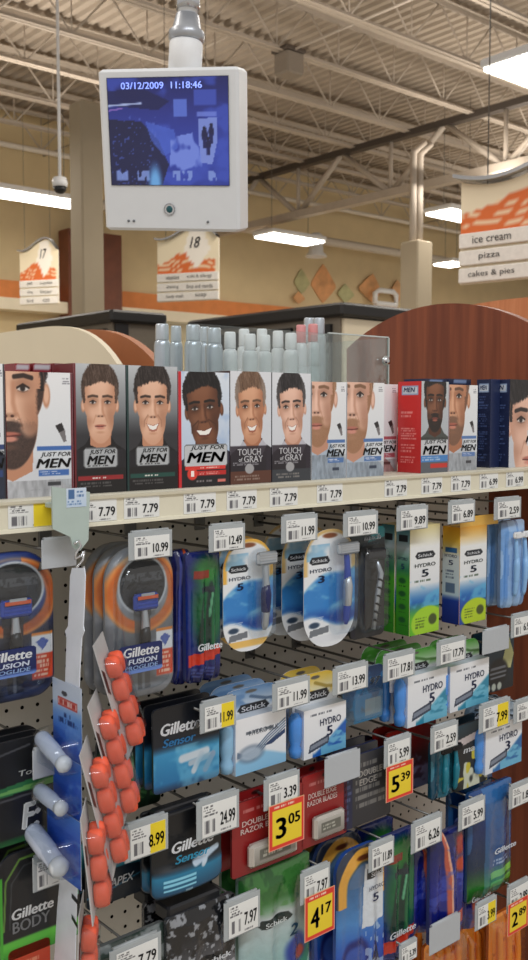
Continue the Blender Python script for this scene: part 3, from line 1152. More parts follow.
    if beard:
        bm = face * sst(-0.62, -0.80, (v - ey) / s + 0.30 * (1 - np.abs((u - X(t)) / s)) * 0 + nz * 2)
        bm = np.maximum(bm, face * sst(0.70, 0.82, np.abs((u - X(0)) / s) + nz) * (v < Y(0.0)))
        bm = bm * (1 - 0.75 * a.mell(X(-0.62 + t), Y(-0.72), 0.34 * s, 0.30 * s, 0.3)) * (1 - 0.75 * a.mell(X(0.62 + t), Y(-0.72), 0.30 * s, 0.30 * s, 0.3))
        mo = a.mell(X(t), Y(-0.78), 0.40 * s, 0.10 * s, 0.3)
        bm = np.clip(np.maximum(bm * 0.92, mo * 0.9), 0, 1)
        a.put(bm * (0.75 + 0.25 * fbm(u * 90, v * 90)), beard)
    # mouth
    if smile:
        q = float(smile)
        for sx in (-1, 1):
            a.line([(X(0.30 * sx + t), Y(-0.50)), (X(0.50 * q * sx + t), Y(-0.72)), (X(0.52 * q * sx + t), Y(-0.95))], 0.03 * s, tuple(c * 0.85 for c in sd), 0.8, 0.9)
        a.poly([(X(-0.40 * q + t), Y(-0.83)), (X(t), Y(-0.91)), (X(0.40 * q + t), Y(-0.81)), (X(0.22 * q + t), Y(-1.08 - 0.05 * q)), (X(t), Y(-1.12 - 0.06 * q)), (X(-0.22 * q + t), Y(-1.08 - 0.05 * q))], tuple(np.array(sd) * 0.6 + np.array((150, 70, 66)) * 0.4))
        a.poly([(X(-0.34 * q + t), Y(-0.86)), (X(t), Y(-0.94)), (X(0.34 * q + t), Y(-0.84)), (X(0.18 * q + t), Y(-1.02 - 0.04 * q)), (X(t), Y(-1.05 - 0.04 * q)), (X(-0.18 * q + t), Y(-1.02 - 0.04 * q))], (250, 246, 240))
    else:
        a.ell(X(t), Y(-0.96), 0.31 * s, 0.05 * s, tuple(np.array(sd) * 0.5 + np.array((176, 84, 80)) * 0.5), 0.4)
        a.ell(X(t), Y(-1.06), 0.24 * s, 0.06 * s, tuple(np.array(sk) * 0.5 + np.array((190, 100, 92)) * 0.5), 0.4)
        a.line([(X(-0.32 + t), Y(-0.99)), (X(t), Y(-1.0)), (X(0.32 + t), Y(-0.98))], 0.018 * s, (96, 44, 40), 0.9)
    a.ell(X(t), Y(-1.24), 0.22 * s, 0.05 * s, sd, 0.7, a=0.6 if not beard else 0.2)
    a.v, a.u = v_true, u_true


def plate(a, x0, x1, y0, y1, rgb=(178, 182, 186)):
    k = (y1 - y0) * 0.12
    a.poly([(x0 + k, y0), (x1 - k, y0), (x1, y0 + k), (x1, y1 - k), (x1 - k, y1), (x0 + k, y1), (x0, y1 - k), (x0, y0 + k)], tuple(c * 0.6 for c in rgb))
    a.poly([(x0 + k, y0 + 0.02), (x1 - k, y0 + 0.02), (x1 - 0.015, y0 + k), (x1 - 0.015, y1 - k), (x1 - k, y1 - 0.02), (x0 + k, y1 - 0.02), (x0 + 0.015, y1 - k), (x0 + 0.015, y0 + k)], rgb)


def brush(a, x, y, s):
    a.poly([(x - 0.5 * s, y + 0.75 * s), (x + 0.15 * s, y + 1.0 * s), (x + 0.45 * s, y + 0.35 * s), (x - 0.1 * s, y + 0.1 * s)], (44, 42, 44))
    a.poly([(x - 0.1 * s, y + 0.15 * s), (x + 0.45 * s, y + 0.4 * s), (x + 0.6 * s, y - 0.6 * s), (x + 0.3 * s, y - 0.7 * s)], (120, 116, 118))


def carton(label, l, r, ptop, pbot, art, side, texts, depth=0.055, Y=BOXY, A=None, dz=0.0, lid=None):
    x, z, w, h = rect(l, r, ptop, pbot, Y)
    z = TOPZ
    h = at((l + r) / 2, ptop, Y).z - TOPZ
    A = h / w
    o = slab('hair_colour_carton', w - 0.0008, h, depth, lambda a: art(a, A), None, None, 0.00085, PRINT, side, None, (x, Y, z), vmax=A, smooth=False)
    tag(o, label, 'box', 'hair colour cartons on the shelf')
    for (s, tx, ty, tw, th, rgb, bold, shear) in texts:
        letter(s, o, (tx - 0.5) * w, ty * h, tw * w, th * h, rgb, -0.0006, bold, shear)
    return o, w, h, A


def jfm(tx, k=1.0, c=(18, 18, 20)):
    return [('JUST FOR', tx + 0.03 * k, 0.318, 0.50 * k, 0.042, c, 0.015, 0.25), ('MEN', tx, 0.258, 0.54 * k, 0.068, c, 0.035, 0.25)]


def beard_art(skin, hair, shirt, strip, name_bar=(60, 62, 66), edge=None, cx=0.10):
    def f(a, A):
        a.vgrad([(0, (205, 212, 220)), (0.4 * A, (222, 227, 232)), (A, (240, 241, 243))])
        portrait(a, cx, 0.868 * A, 0.49, skin, hair, shirt, beard=hair, turn=-0.6, hairline=0.40, k=1.3)
        a.rect(0.44, 0.97, 0.37 * A, 0.405 * A, strip)
        a.rect(0.46, 0.93, 0.165 * A, 0.215 * A, strip)
        a.micro(0.48, 0.91, 0.175 * A, 0.205 * A, 2, (230, 235, 245), 0.8, 2.0)
        a.rect(0.60, 0.80, 0.085 * A, 0.115 * A, name_bar)
        a.micro(0.3, 0.7, 0.05 * A, 0.06 * A, 1, (150, 150, 155))
        a.micro(0.84, 0.99, 0.90 * A, 0.96 * A, 3, (120, 120, 130))
        brush(a, 0.80, 0.50 * A, 0.16)
        if edge:
            a.rect(0.965, 1.0, 0, A, edge)
    return f


def classic_art(skin, hair, strip, edge, smile=False, turn=0.0, s=0.33):
    def f(a, A):
        a.vgrad([(0.45 * A, (52, 52, 56)), (0.62 * A, (120, 124, 128)), (A, (196, 200, 204))])
        portrait(a, 0.50, 0.705 * A, s, skin, hair, (22, 20, 24), smile=smile, turn=turn)
        a.vgrad([(0, (20, 18, 20)), (1, (24, 22, 26))], a.mrect(0, 1, 0, 0.19 * A))
        plate(a, 0.17, 0.83, 0.195 * A, 0.355 * A)
        a.micro(0.24, 0.76, 0.205 * A, 0.222 * A, 1, (60, 60, 64), 0.8)
        a.rect(0.06, 0.94, 0.102 * A, 0.137 * A, strip)
        a.micro(0.32, 0.68, 0.11 * A, 0.13 * A, 1, (235, 230, 225), 0.9)
        a.micro(0.1, 0.9, 0.045 * A, 0.09 * A, 2, (140, 138, 136), 0.5)
        a.rect(0, 0.035, 0, A, edge)
    return f


def touch_art(skin, hair, base_strip, smile=True, turn=0.0, grey=0.4):
    def f(a, A):
        a.vgrad([(0, (205, 210, 220)), (A, (226, 229, 234))])
        portrait(a, 0.50, 0.69 * A, 0.34, skin, hair, (36, 28, 38), smile=smile, turn=turn, collar=(190, 190, 200), grey=grey, lean=0.06)
        a.vgrad([(0, (24, 20, 26)), (0.3 * A, (40, 32, 42))], a.mrect(0, 0.88, 0.10 * A, 0.34 * A) * 0.85)
        a.rect(0, 1, 0, 0.115 * A, base_strip)
        a.ell(0.46, 0.135 * A, 0.11, 0.045 * A, (165, 165, 168))
        a.micro(0.06, 0.86, 0.165 * A, 0.195 * A, 2, (190, 190, 196), 0.6)
        a.micro(0.1, 0.9, 0.03 * A, 0.08 * A, 2, (190, 180, 170), 0.5)
    return f


BTX = [('JUST FOR', 0.72, 0.335, 0.46, 0.044, (18, 18, 20), 0.015, 0.25), ('MEN', 0.69, 0.268, 0.54, 0.075, (18, 18, 20), 0.035, 0.25)]
TOG = [('TOUCH', 0.45, 0.285, 0.56, 0.058, (226, 226, 230), 0.02, 0), ('of', 0.24, 0.218, 0.09, 0.034, (214, 214, 220), 0, 0), ('GRAY', 0.55, 0.222, 0.46, 0.058, (226, 226, 230), 0.02, 0)]
BT = 493
carton('hair colour carton cut by the left edge of the photo', -46, 4.5, 363, 499, beard_art(SK['tan'], (40, 28, 26), (50, 60, 80), (50, 70, 120), edge=(40, 34, 40)), (60, 40, 50), BTX)
o, w, h, A = carton('white beard dye carton with dark bearded half face, leftmost whole carton', 5, 72.5, 372, 498, beard_art(SK['fair'], (36, 27, 27), (214, 216, 222), (66, 110, 180), edge=(104, 34, 46), cx=0.08), (150, 40, 50), BTX)
# three more of the same kind behind it, only their red tops show
for k, (l, r, c) in enumerate(((15, 30, (150, 42, 50)), (33, 51, (140, 44, 56)), (53, 69, (120, 34, 44)))):
    x, z, w2, h2 = rect(l, r, 363, 499, BOXY + 0.075)
    q = slab('hair_colour_carton', w2, at((l + r) / 2, 363.5, BOXY + 0.075).z - TOPZ, 0.05, lambda a, c=c: (a.vgrad([(0, c), (1, c)]), a.rect(0.1, 0.9, 0.955, 0.985, (196, 196, 204))), None, None, 0.003, PRINT, (140, 40, 50), None, (x, BOXY + 0.075, TOPZ))
    tag(q, 'narrow red topped carton behind the leftmost white beard carton, ' + ['leftmost', 'middle', 'rightmost'][k] + ' of three', 'box', 'hair colour cartons on the shelf')
carton('dark carton with smirking brown haired man and a red strip', 73, 125.5, 364, BT, classic_art(SK['fair'], (74, 56, 46), (150, 38, 42), (110, 30, 36)), (110, 30, 36), jfm(0.5))
carton('dark carton with open mouthed dark haired man and a green strip', 126, 177.5, 366, 490, classic_art(SK['fair'], (44, 36, 34), (28, 74, 66), (24, 56, 54), True, 0.1), (30, 56, 60), jfm(0.5))


def s4(a, A):
    a.vgrad([(0, (180, 196, 220)), (0.6 * A, (206, 220, 238)), (A, (226, 234, 244))])
    a.put(0.5 * sst(0.5, 0.7, fbm(a.u * 3, a.v * 3)), (150, 180, 222))
    portrait(a, 0.48, 0.69 * A, 0.345, SK['dark'], (18, 15, 16), (30, 30, 52), smile=1.35, turn=-0.4, collar=(110, 104, 150), k=1.12, lean=0.10)
    a.vgrad([(0, (22, 18, 22)), (1, (26, 24, 40))], a.mrect(0, 1, 0, 0.20 * A) * 0.9)
    plate(a, 0.10, 0.96, 0.17 * A, 0.375 * A, (196, 200, 204))
    a.rect(0.12, 0.92, 0.150 * A, 0.182 * A, (216, 52, 44))
    a.rect(0.24, 0.93, 0.098 * A, 0.140 * A, (190, 36, 34))
    a.ell(0.26, 0.115 * A, 0.10, 0.095, (222, 60, 46))
    a.micro(0.42, 0.9, 0.155 * A, 0.176 * A, 1, (250, 220, 210), 0.8)
    a.micro(0.40, 0.9, 0.105 * A, 0.132 * A, 2, (250, 200, 190), 0.6)
    a.rect(0.76, 0.92, 0.035 * A, 0.06 * A, (220, 120, 110))
    a.micro(0.3, 0.75, 0.035 * A, 0.06 * A, 1, (190, 180, 180), 0.6)
    a.rect(0, 0.055, 0, A, (206, 36, 44))


carton('carton with laughing dark skinned man, red left edge and red badges', 178, 229.5, 372, 487, s4, (196, 34, 42), [('JUST FOR', 0.55, 0.338, 0.66, 0.045, (30, 30, 32), 0.01, 0.25), ('MEN', 0.53, 0.258, 0.76, 0.09, (14, 14, 16), 0.035, 0.25), ('1', 0.26, 0.117, 0.06, 0.05, (255, 240, 235), 0, 0)])
carton('carton with greying brown haired man and a brown base strip', 230, 271.5, 371.5, 482, touch_art(SK['tan'], (112, 84, 64), (92, 54, 40), grey=0.5), (60, 40, 40), TOG)
carton('carton with dark haired smiling man and a charcoal base strip', 272, 311, 373, 480, touch_art(SK['pale'], (38, 34, 36), (56, 60, 66), turn=-0.15, grey=0.25), (50, 50, 56), TOG)
BL = (206, 164, 120)
bl = beard_art(SK['pale'], (150, 108, 76), (176, 190, 206), (84, 120, 176), (50, 60, 80), cx=0.17)
carton('first white beard dye carton with light bearded half face, right of the charcoal strip carton', 311.8, 346.5, 382, 477, bl, (226, 228, 232), BTX)
carton('second white beard dye carton with light bearded half face from the left', 347.2, 384.5, 382.5, 475.5, bl, (226, 228, 232), BTX)
carton('white beard dye carton with a reddish strip, half hidden left of the red sided carton', 363, 398, 384, 474, beard_art(SK['tan'], (104, 70, 52), (190, 150, 150), (176, 92, 104), (90, 60, 60), cx=0.0), (226, 226, 230), BTX, Y=BOXY + 0.062)


def s10(a, A):
    a.vgrad([(0, (170, 176, 184)), (A, (196, 202, 206))])
    portrait(a, 0.50, 0.80 * A, 0.37, SK['dark'], (24, 20, 20), (74, 78, 74), beard=(20, 17, 18), smile=False)
    a.vgrad([(0, (190, 192, 196)), (0.4 * A, (205, 208, 212))], a.mrect(0, 1, 0.10 * A, 0.36 * A))
    a.rect(0, 1, 0.12 * A, 0.19 * A, (70, 130, 196))
    a.rect(0, 1, 0, 0.12 * A, (92, 96, 104))
    a.rect(0.35, 0.98, 0.05 * A, 0.10 * A, (200, 52, 44))
    a.micro(0.06, 0.9, 0.13 * A, 0.18 * A, 2, (230, 240, 250), 0.6)


def side_print(o, x, depth, h, rgb, rows, txt_col, badge=True):
    """printed left side wall of a carton, with its own lettering"""
    def f(a):
        a.vgrad([(0, tuple(c * 0.92 for c in rgb)), (1, rgb)])
        for (y0, y1, n) in rows:
            a.micro(0.14, 0.86, y0, y1, n, txt_col, 0.65, y0 * 9)
        if badge:
            a.rect(0.16, 0.88, 0.855, 0.955, (150, 172, 205))
            a.rect(0.2, 0.84, 0.87, 0.94, (206, 216, 228))
    p = slab('side_print', depth - 0.001, h - 0.001, 0.0004, f, None, None, 0.0012, PRINT, rgb, o, (x - 0.0006, depth / 2, 0.0005), (0, 0, -PI / 2), smooth=False)
    if badge:
        letter('MEN', p, 0, h * 0.905, depth * 0.5, h * 0.05, (40, 60, 110), -0.0006, 0.02, 0.2)
    return p


# depth of the red side from the columns where it begins and ends
xr = at(421.5, 430, BOXY - 0.005).x
d_red = at_x(398.5, 430, xr).y - (BOXY - 0.005)
o, w, h, A = carton('red sided carton with a black bearded man on its front', 421.5, 449, 381.5, 474, s10, (206, 42, 44), [('JUST FOR', 0.52, 0.335, 0.8, 0.05, (16, 16, 18), 0.01, 0.25), ('MEN', 0.5, 0.25, 0.86, 0.095, (16, 16, 18), 0.035, 0.25)], depth=d_red, Y=BOXY - 0.005)
side_print(o, -w / 2, d_red, h, (208, 44, 46), [(0.60, 0.68, 2), (0.36, 0.50, 5), (0.22, 0.32, 3), (0.10, 0.18, 3)], (244, 180, 176))
carton('white beard dye carton with bearded half face, right of the black bearded man', 449.6, 478, 385, 472, beard_art(SK['tan'], (110, 78, 60), (190, 196, 204), (90, 124, 180), (60, 60, 66), cx=0.16), (220, 222, 228), BTX, depth=0.05)
navy = (28, 40, 78)
nav_rows = [(0.66, 0.82, 5), (0.46, 0.62, 6), (0.2, 0.42, 8), (0.06, 0.16, 3)]
for k, (l, Yk) in enumerate(((425, BOXY + 0.085), (449, BOXY + 0.085))):
    x, z, w2, h2 = rect(l, l + 22, 379, 473, Yk)
    q = slab('hair_colour_carton', w2, at(l + 11, 379, Yk).z - TOPZ, 0.05, lambda a: (a.vgrad([(0, navy), (1, (24, 34, 66))]), a.rect(0.2, 0.8, 0.955, 0.99, (120, 140, 180))), None, None, 0.003, PRINT, navy, None, (x, Yk, TOPZ), smooth=False)
    tag(q, 'navy carton hidden behind the beard dye cartons, ' + ['left' , 'right'][k] + ' of the two whose tops show', 'box', 'hair colour cartons on the shelf')
xr = at(510, 430, BOXY).x
dn = at_x(487.5, 430, xr).y - BOXY


def s13(a, A):
    a.vgrad([(0, (196, 200, 208)), (A, (220, 222, 228))])
    portrait(a, 0.50, 0.54 * A, 0.50, SK['pale'], (26, 22, 24), (190, 190, 196), turn=-0.2, hairline=0.05, k=1.1)
    a.rect(0.42, 1, 0.24 * A, 0.42 * A, (214, 214, 216))


o, w, h, A = carton('navy sided carton with a dark haired man at the right edge of the photo', 510, 552, 380, 467, s13, navy, [('JUST FOR', 0.70, 0.385, 0.5, 0.04, (20, 20, 24), 0.01, 0.25), ('MEN', 0.66, 0.32, 0.56, 0.075, (20, 20, 24), 0.035, 0.25)], depth=dn)
side_print(o, -w / 2, dn, h, navy, nav_rows, (96, 120, 176))
x4 = at(489, 430, BOXY + 0.03).x
o2 = slab('hair_colour_carton', 0.028, h, dn * 0.62, lambda a: a.vgrad([(0, navy), (1, navy)]), None, None, 0.004, PRINT, navy, None, (x4 + 0.004, BOXY + 0.02, TOPZ), smooth=False)
tag(o2, 'second navy carton squeezed between the beard carton and the navy sided one', 'box', 'hair colour cartons on the shelf')
side_print(o2, -0.014, dn * 0.62, h, (26, 36, 70), nav_rows, (88, 110, 164))

# ------------------------------------------------------------------ bottles on the top deck, acrylic guard
def bottle(label, px, ptop, wpx, body, cap, style, Y):
    a = at(px, ptop, Y)
    H = a.z - DECKZ
    D_ = (Vector((a.x, Y, 0)) - Vector((0, 0, 0))).dot(Vector((math.sin(YAW), math.cos(YAW), 0)))
    R = wpx * 0.54 / FPX * D_
    t = tag(empty('hair_product_bottle', (a.x, Y, DECKZ)), label, 'bottle', 'bottles on top of the shelving')
    if style == 'can':
        MB().lathe([(R * 0.9, 0), (R, 0.004), (R, H * 0.80), (R * 0.93, H * 0.83), (R * 0.80, H * 0.85)], 20).build('can', body, t)
        MB().lathe([(R * 0.80, H * 0.85), (R * 0.82, H * 0.86), (R * 0.80, H * 0.985), (R * 0.72, H)], 20).build('cap', cap, t)
        MB().lathe([(R * 1.005, H * 0.22), (R * 1.005, H * 0.30)], 20).build('band', mat('can_band', (150, 160, 172), 0.4), t)
    else:
        MB().lathe([(R * 0.9, 0), (R, 0.006), (R, H * 0.76), (R * 0.9, H * 0.81), (R * 0.66, H * 0.83)], 18).build('body', body, t)
        MB().lathe([(R * 0.66, H * 0.83), (R * 0.76, H * 0.84), (R * 0.74, H * 0.985), (R * 0.64, H)], 18).build('cap', cap, t)
        MB().lathe([(R * 1.01, H * 0.18), (R * 1.01, H * 0.60)], 18).build('paper_label', mat('pale_label', (208, 212, 214), 0.5, noise=0.12, scale=260), t)
    return t


SILV = mat('brushed_can', (184, 193, 202), 0.3, 0.6, noise=0.05)
SILC = mat('silver_cap', (196, 204, 212), 0.3, 0.5)
PALE = mat('pale_bottle', (212, 216, 218), 0.35, noise=0.03)
PINK = mat('pink_cap', (222, 150, 150), 0.4)
spots = [(162, 324, 15, 'can', 1.44), (176, 326, 12, 'can', 1.50), (193, 325, 16, 'can', 1.44), (214, 328, 16, 'can', 1.44), (204, 327, 11, 'can', 1.56)]
nm = ['leftmost', 'second from the left', 'third from the left', 'right of the taller pair', 'set back between two others']
for k, (px, pt, wp, st, Y) in enumerate(spots):
    bottle('silver spray can on top of the shelving, ' + nm[k], px, pt, wp, SILV, SILC, st, Y)
spots = [(230, 332, 14, 1.44), (244, 329, 13, 1.50), (250, 334, 14, 1.42), (262, 329, 13, 1.50), (265, 335, 13, 1.42), (278, 331, 13, 1.46), (291, 333, 14, 1.42)]
nm = ['first after the silver cans', 'behind the first pale pair', 'second in front', 'set back in the middle', 'third in front', 'fourth in front', 'left of the pink capped pair']
for k, (px, pt, wp, Y) in enumerate(spots):
    bottle('pale plastic hair bottle on top of the shelving, ' + nm[k], px, pt, wp, PALE, WHITEP, 'bottle', Y)
for k, (px, pt) in enumerate(((301, 325), (313, 324))):
    bottle('pale bottle with pink cap, ' + ['left', 'right'][k] + ' of the pair', px, pt, 12, PALE, PINK, 'bottle', 1.44)
bottle('tall clear grey bottle at the right end of the bottle row', 319, 318, 13, mat('grey_bottle', (176, 180, 184), 0.25), SILC, 'can', 1.50)
bottle('second tall clear grey bottle behind the pink capped pair', 309, 318, 12, mat('grey_bottle', (176, 180, 184), 0.25), SILC, 'can', 1.56)

YAC = PEGY + 0.045
xa, xb = at(166, 340, YAC).x, at(388.5, 337, YAC).x
zt = at(388.5, 338, YAC).z
g = tag(empty('acrylic_guard', ((xa + xb) / 2, YAC, DECKZ)), 'clear acrylic guard with a metal clip in front of the bottles', 'guard')
W_, H_ = xb - xa, zt - DECKZ
MB().box(-W_ / 2, W_ / 2, 0, 0.004, 0.001, H_).build('front_sheet', ACRYL, g)
MB().box(W_ / 2 - 0.004, W_ / 2, 0.004, 0.22, 0.001, H_).build('side_sheet', ACRYL, g)
xm = at(329, 340, YAC).x - (xa + xb) / 2
MB().box(xm - 0.002, xm + 0.002, 0.004, 0.05, 0.001, H_).build('divider', ACRYL, g)
e = mat('acrylic_edge', (206, 214, 210), 0.15)
MB().box(xm, W_ / 2, -0.0008, 0.004, H_, H_ + 0.0025).build('polished_edge', e, g)
MB().box(W_ / 2, W_ / 2 + 0.0025, -0.0008, 0.004, 0.001, H_).build('polished_edge', e, g)
pc = at(384, 361, YAC)
MB().lathe([(0.004, 0.012), (0.009, 0.010), (0.010, 0.004), (0.007, 0.0)], 14, (0, 0, 0), 'y').build('metal_clip', CHROME, g, (pc.x - (xa + xb) / 2, -0.0, pc.z - DECKZ))

# ------------------------------------------------------------------ price labels slotted into the rail
def label_art(yellow=False, blank=False):
    def f(a):
        a.vgrad([(0, (226, 228, 226)), (1, (234, 236, 234))])
        a.micro(0.04, 0.46, 0.62, 0.96, 4, (70, 70, 76), 0.8, 3.0)
        a.bars(0.07, 0.42, 0.10, 0.50, (84, 84, 90))
        a.micro(0.5, 0.92, 0.04, 0.12, 1, (90, 90, 96), 0.7)
        if yellow:
            a.rect(0.56, 1.0, 0, 1, (240, 214, 40))
    return f


def price_label(name, price, label, w, h, loc, parent=None, yellow=False, group=None, rot=(0, 0, 0)):
    k = ('lbl', yellow, round(w, 4), round(h, 4))
    if k in TXT:
        o = bpy.data.objects.new(name, TXT[k])
        COL.objects.link(o)
        o.location, o.rotation_euler, o.parent = loc, rot, parent
    else:
        o = slab(name, w, h, 0.0006, label_art(yellow), None, None, 0.0009, PAPER, (230, 230, 228), parent, loc, rot, smooth=False)
        TXT[k] = o.data
    if label:
        tag(o, label, 'price label', group)
    if price:
        letter(price, o, w * 0.235, h * 0.44, w * 0.44, h * 0.42, (24, 24, 28), -0.0005, 0.025, name='price_figures')
    return o


RL = [(98, 509.5, '7.79', 'below the smirking brown haired man'), (142, 505, '7.79', 'below the open mouthed man'), (200, 500, '7.79', 'below the red badge carton'), (242, 497, '7.79', 'below the brown strip carton'),
      (284, 494.5, '7.79', 'below the charcoal strip carton'), (330, 491.5, '7.79', 'below the first light bearded carton'), (396, 487, '7.79', 'below the red sided carton'),
      (432, 484, '7.79', 'below the black bearded man'), (461, 482.5, '7.79', 'right of the black bearded man'), (489, 480.5, '6.99', 'below the navy side'), (515, 478.5, '6.99', 'at the right end of the shelf')]
yl = RAILY + 0.0026
for (px, py, pr, wh) in RL:
    a = at(px, py, yl)
    price_label('price_label', pr, f'white shelf price label reading {pr} {wh}', 0.054, 0.0275, (a.x, yl, rb + 0.0062), None, False, 'price labels in the shelf rail')
a = at(31, 513, yl)
price_label('price_label', None, 'shelf price label with a yellow corner at the left end of the rail', 0.058, 0.0275, (a.x, yl, rb + 0.0062), None, True, 'price labels in the shelf rail')
# ================================================================== peg hooks with label holders
M_SALE = mat('ink_sale_red', (206, 44, 40), 0.5)


def hook(l, r, t, b, price, where, style='plain', gx=None, sale=None, short=0.0):
    """a double wire hook on the board: tag seen between l..r, t..b; gx = column of the goods on it"""
    xc, z0, w, h = rect(l, r, t, b, TAGY)
    xl, xr = xc - w / 2, xc + w / 2
    X = xc if gx is None else min(max(at(gx, 500, TAGY + 0.03).x, xl + 0.006), xr - 0.006)
    zt = z0 + h
    kind = {'plain': 'white label', 'yellow': 'half yellow label', 'milky': 'empty milky holder'}[style]
    rd = f' {price}' if price else ''
    o = tag(empty('peg_hook', (X, PEGY, zt - 0.012)), f'hook with {kind}{rd} {where}', 'hook', 'peg hooks on the board')
    L = PEGY - TAGY
    b_ = MB().box(-0.011, 0.011, -0.004, -0.0006, -0.036, 0.006, 0.001)
    b_.tube([(-0.006, -0.003, 0.0), (0.006, -0.003, 0.0)], 0.003, 6)
    b_.build('back_plate', STEEL, o)
    MB().tube([(0, -0.003, 0.001), (0, -L + 0.006, 0.003)], 0.0019, 6).build('label_wire', STEEL, o)
    e = L - 0.014 - short
    MB().tube([(0, -0.003, -0.028), (0, -e * 0.6, -0.028), (0, -e + 0.012, -0.026), (0, -e + 0.003, -0.022), (0, -e, -0.014)], 0.0023, 6).build('hook_wire', STEEL, o)
    hm = MILKY if style == 'milky' else HOLDER
    ox = xc - X
    hb = MB().box(ox - w / 2, ox + w / 2, -L + 0.0012, -L + 0.0030, z0 - o.location.z, zt - o.location.z + 0.003, 0.0008)
    hb.tube([(ox - w * 0.42, -L + 0.004, zt - o.location.z + 0.003), (ox + w * 0.42, -L + 0.004, zt - o.location.z + 0.003)], 0.0026, 6)
    hb.build('label_holder', hm, o)
    if style != 'milky':
        lw, lh = w * 0.80, h * 0.86
        price_label('price_label', price, None, lw, lh, (ox + w * 0.02, -L + 0.0002, z0 - o.location.z + h * 0.05), o, style == 'yellow')
    if sale:
        (sl, sr, st, sb, big, small) = sale
        sx, sz, sw, sh_ = rect(sl, sr, st, sb, TAGY - 0.002)

        def art(a):
            a.vgrad([(0, (236, 208, 44)), (1, (240, 214, 52))])
            m_ = 1 - a.mrect(0.10, 0.92, 0.09, 0.86)
            a.put(m_, (222, 62, 44))
            a.put(1 - a.mrect(0.02, 0.98, 0.015, 0.985), (240, 170, 150))
            a.micro(0.12, 0.9, 0.885, 0.96, 1, (250, 220, 200), 0.9)
        s = slab('sale_sign', sw, sh_, 0.0006, art, None, None, 0.001, PAPER, (230, 210, 120), o, (sx - X, -L - 0.0015, sz - o.location.z), smooth=False)
        letter(big, s, -sw * 0.16, sh_ * 0.45, sw * 0.30, sh_ * 0.46, (18, 16, 14), -0.0005, 0.03, name='price_figures')
        letter(small, s, sw * 0.21, sh_ * 0.58, sw * 0.34, sh_ * 0.24, (18, 16, 14), -0.0005, 0.03, name='price_figures')
    return o


H = hook
# top row
H(42, 77, 541, 568, None, 'over the navy razor pack at the left', 'milky', 30)
H(129, 173, 533.5, 559, '10.99', 'over the grey and orange razor pack', gx=138)
H(209.5, 246, 526.5, 551, '12.49', 'over the yellow topped razor card', gx=247)
H(282, 318.5, 517, 542, '11.99', 'over the round ended blue razor card', gx=330)
H(344, 379, 514, 536, '10.99', 'over the black razor pack', gx=368)
H(397.5, 429, 508, 530, '9.89', 'over the tall green carton', gx=420)
H(449, 476, 502.5, 523, '6.89', 'over the tall yellow carton', gx=468)
H(495, 522, 499.5, 519, '2.59', 'over the light blue razor bag at the right', gx=511)
# second row
H(200.5, 237, 702, 730, '11.99', 'over the dark blue blade pack with silver blades', 'yellow', gx=190)
H(273, 311, 682, 708, '11.99', 'between the pale blue and the yellow topped refill boxes', gx=310)
H(333.5, 369, 667, 692, '13.99', 'over the clear curved blister pack', gx=358)
H(384, 416, 654.5, 679, '17.81', 'over the left green topped refill box', gx=412)
H(437.5, 467, 641, 663, '17.79', 'over the right green topped refill box', gx=460)
H(483.5, 510, 630, 652, None, 'over the teal pack by the wooden end panel', 'milky', gx=497)
H(33, 62, 750, 777, None, 'over the black pack with the green beam', 'milky', gx=40)
H(512, 534, 615, 636, '6.99', 'by the wooden end panel below the light blue bag')
# third row
H(125, 169, 822, 857, '8.99', 'over the teal and black blade pack', 'yellow', gx=122)
H(197, 240, 798, 835, '24.99', 'over the round blue case pack', gx=190)
H(264.5, 300.5, 777, 806, '3.39', 'over the left red razor blade card', gx=268, sale=(269, 304.5, 801, 846, '3', '05'))
H(325.5, 361, 756, 783, None, 'over the right red razor blade card', 'milky', gx=327)
H(385, 412, 739, 765, '5.99', 'above the 5.39 sale sign', gx=390, sale=(386.5, 413.5, 763, 798, '5', '39'))
H(431.5, 459, 726, 750, '2.59', 'over the teal razors right of 5.39', gx=440)
H(480, 511, 703, 729, '7.99', 'over the low refill box', 'yellow', gx=500)
H(514.5, 540, 700, 720, '6.99', 'at the right edge beside the low refill box')
# fourth row
H(33, 67, 856, 888, None, 'over the black and green body razor pack', 'plain', gx=42)
H(110, 162, 944, 975, '7.79', 'at the bottom edge of the photo', gx=120)
H(224.5, 261, 899, 935, '7.97', 'between the two clear razor bags at the bottom', gx=232)
H(301, 331, 870, 900, '7.97', 'above the 4.17 sale sign', gx=330, sale=(305, 335, 892, 936, '4', '17'))
H(369.5, 395, 843, 868, '11.89', 'over the blue and green razor bag', gx=392)
H(412, 443, 820, 848, '6.26', 'over the dark blue twin razor bags', gx=440)
H(459.5, 486, 802, 826, '5.99', 'over the blue and lime razor bag', gx=480)
H(510, 534, 784, 805, '1.89', 'at the right edge above the dark wood')
H(430.5, 461, 922, 948, None, 'over the orange razor bags at the bottom', 'milky', gx=448)
H(476, 497.5, 902, 926, '3.99', 'over the orange razor bags at the lower right', 'yellow', gx=490)
H(400, 418, 944, 962, '5.39', 'at the bottom edge left of the orange bags')
H(508, 530, 884, 908, '2.99', 'above the 2.89 sale sign at the lower right', sale=(508.5, 528.5, 900, 931, '2', '89'))

# ================================================================== goods
DEPTH_OF_INK[0] = 1.22
GY = TAGY + 0.022
M_SIL = mat('satin_silver', (188, 194, 200), 0.3, 0.6)
M_BLU = mat('razor_blue', (38, 72, 172), 0.3)
M_NAVY = mat('razor_navy', (26, 34, 84), 0.3)
M_ORG = mat('razor_orange', (252, 146, 36), 0.4)
M_GRN = mat('razor_green', (24, 112, 62), 0.35)
M_DARK = mat('razor_black', (30, 31, 35), 0.35)
M_LBL = mat('razor_light_blue', (140, 186, 232), 0.35)
M_TEAL = mat('razor_teal', (24, 120, 140), 0.35)


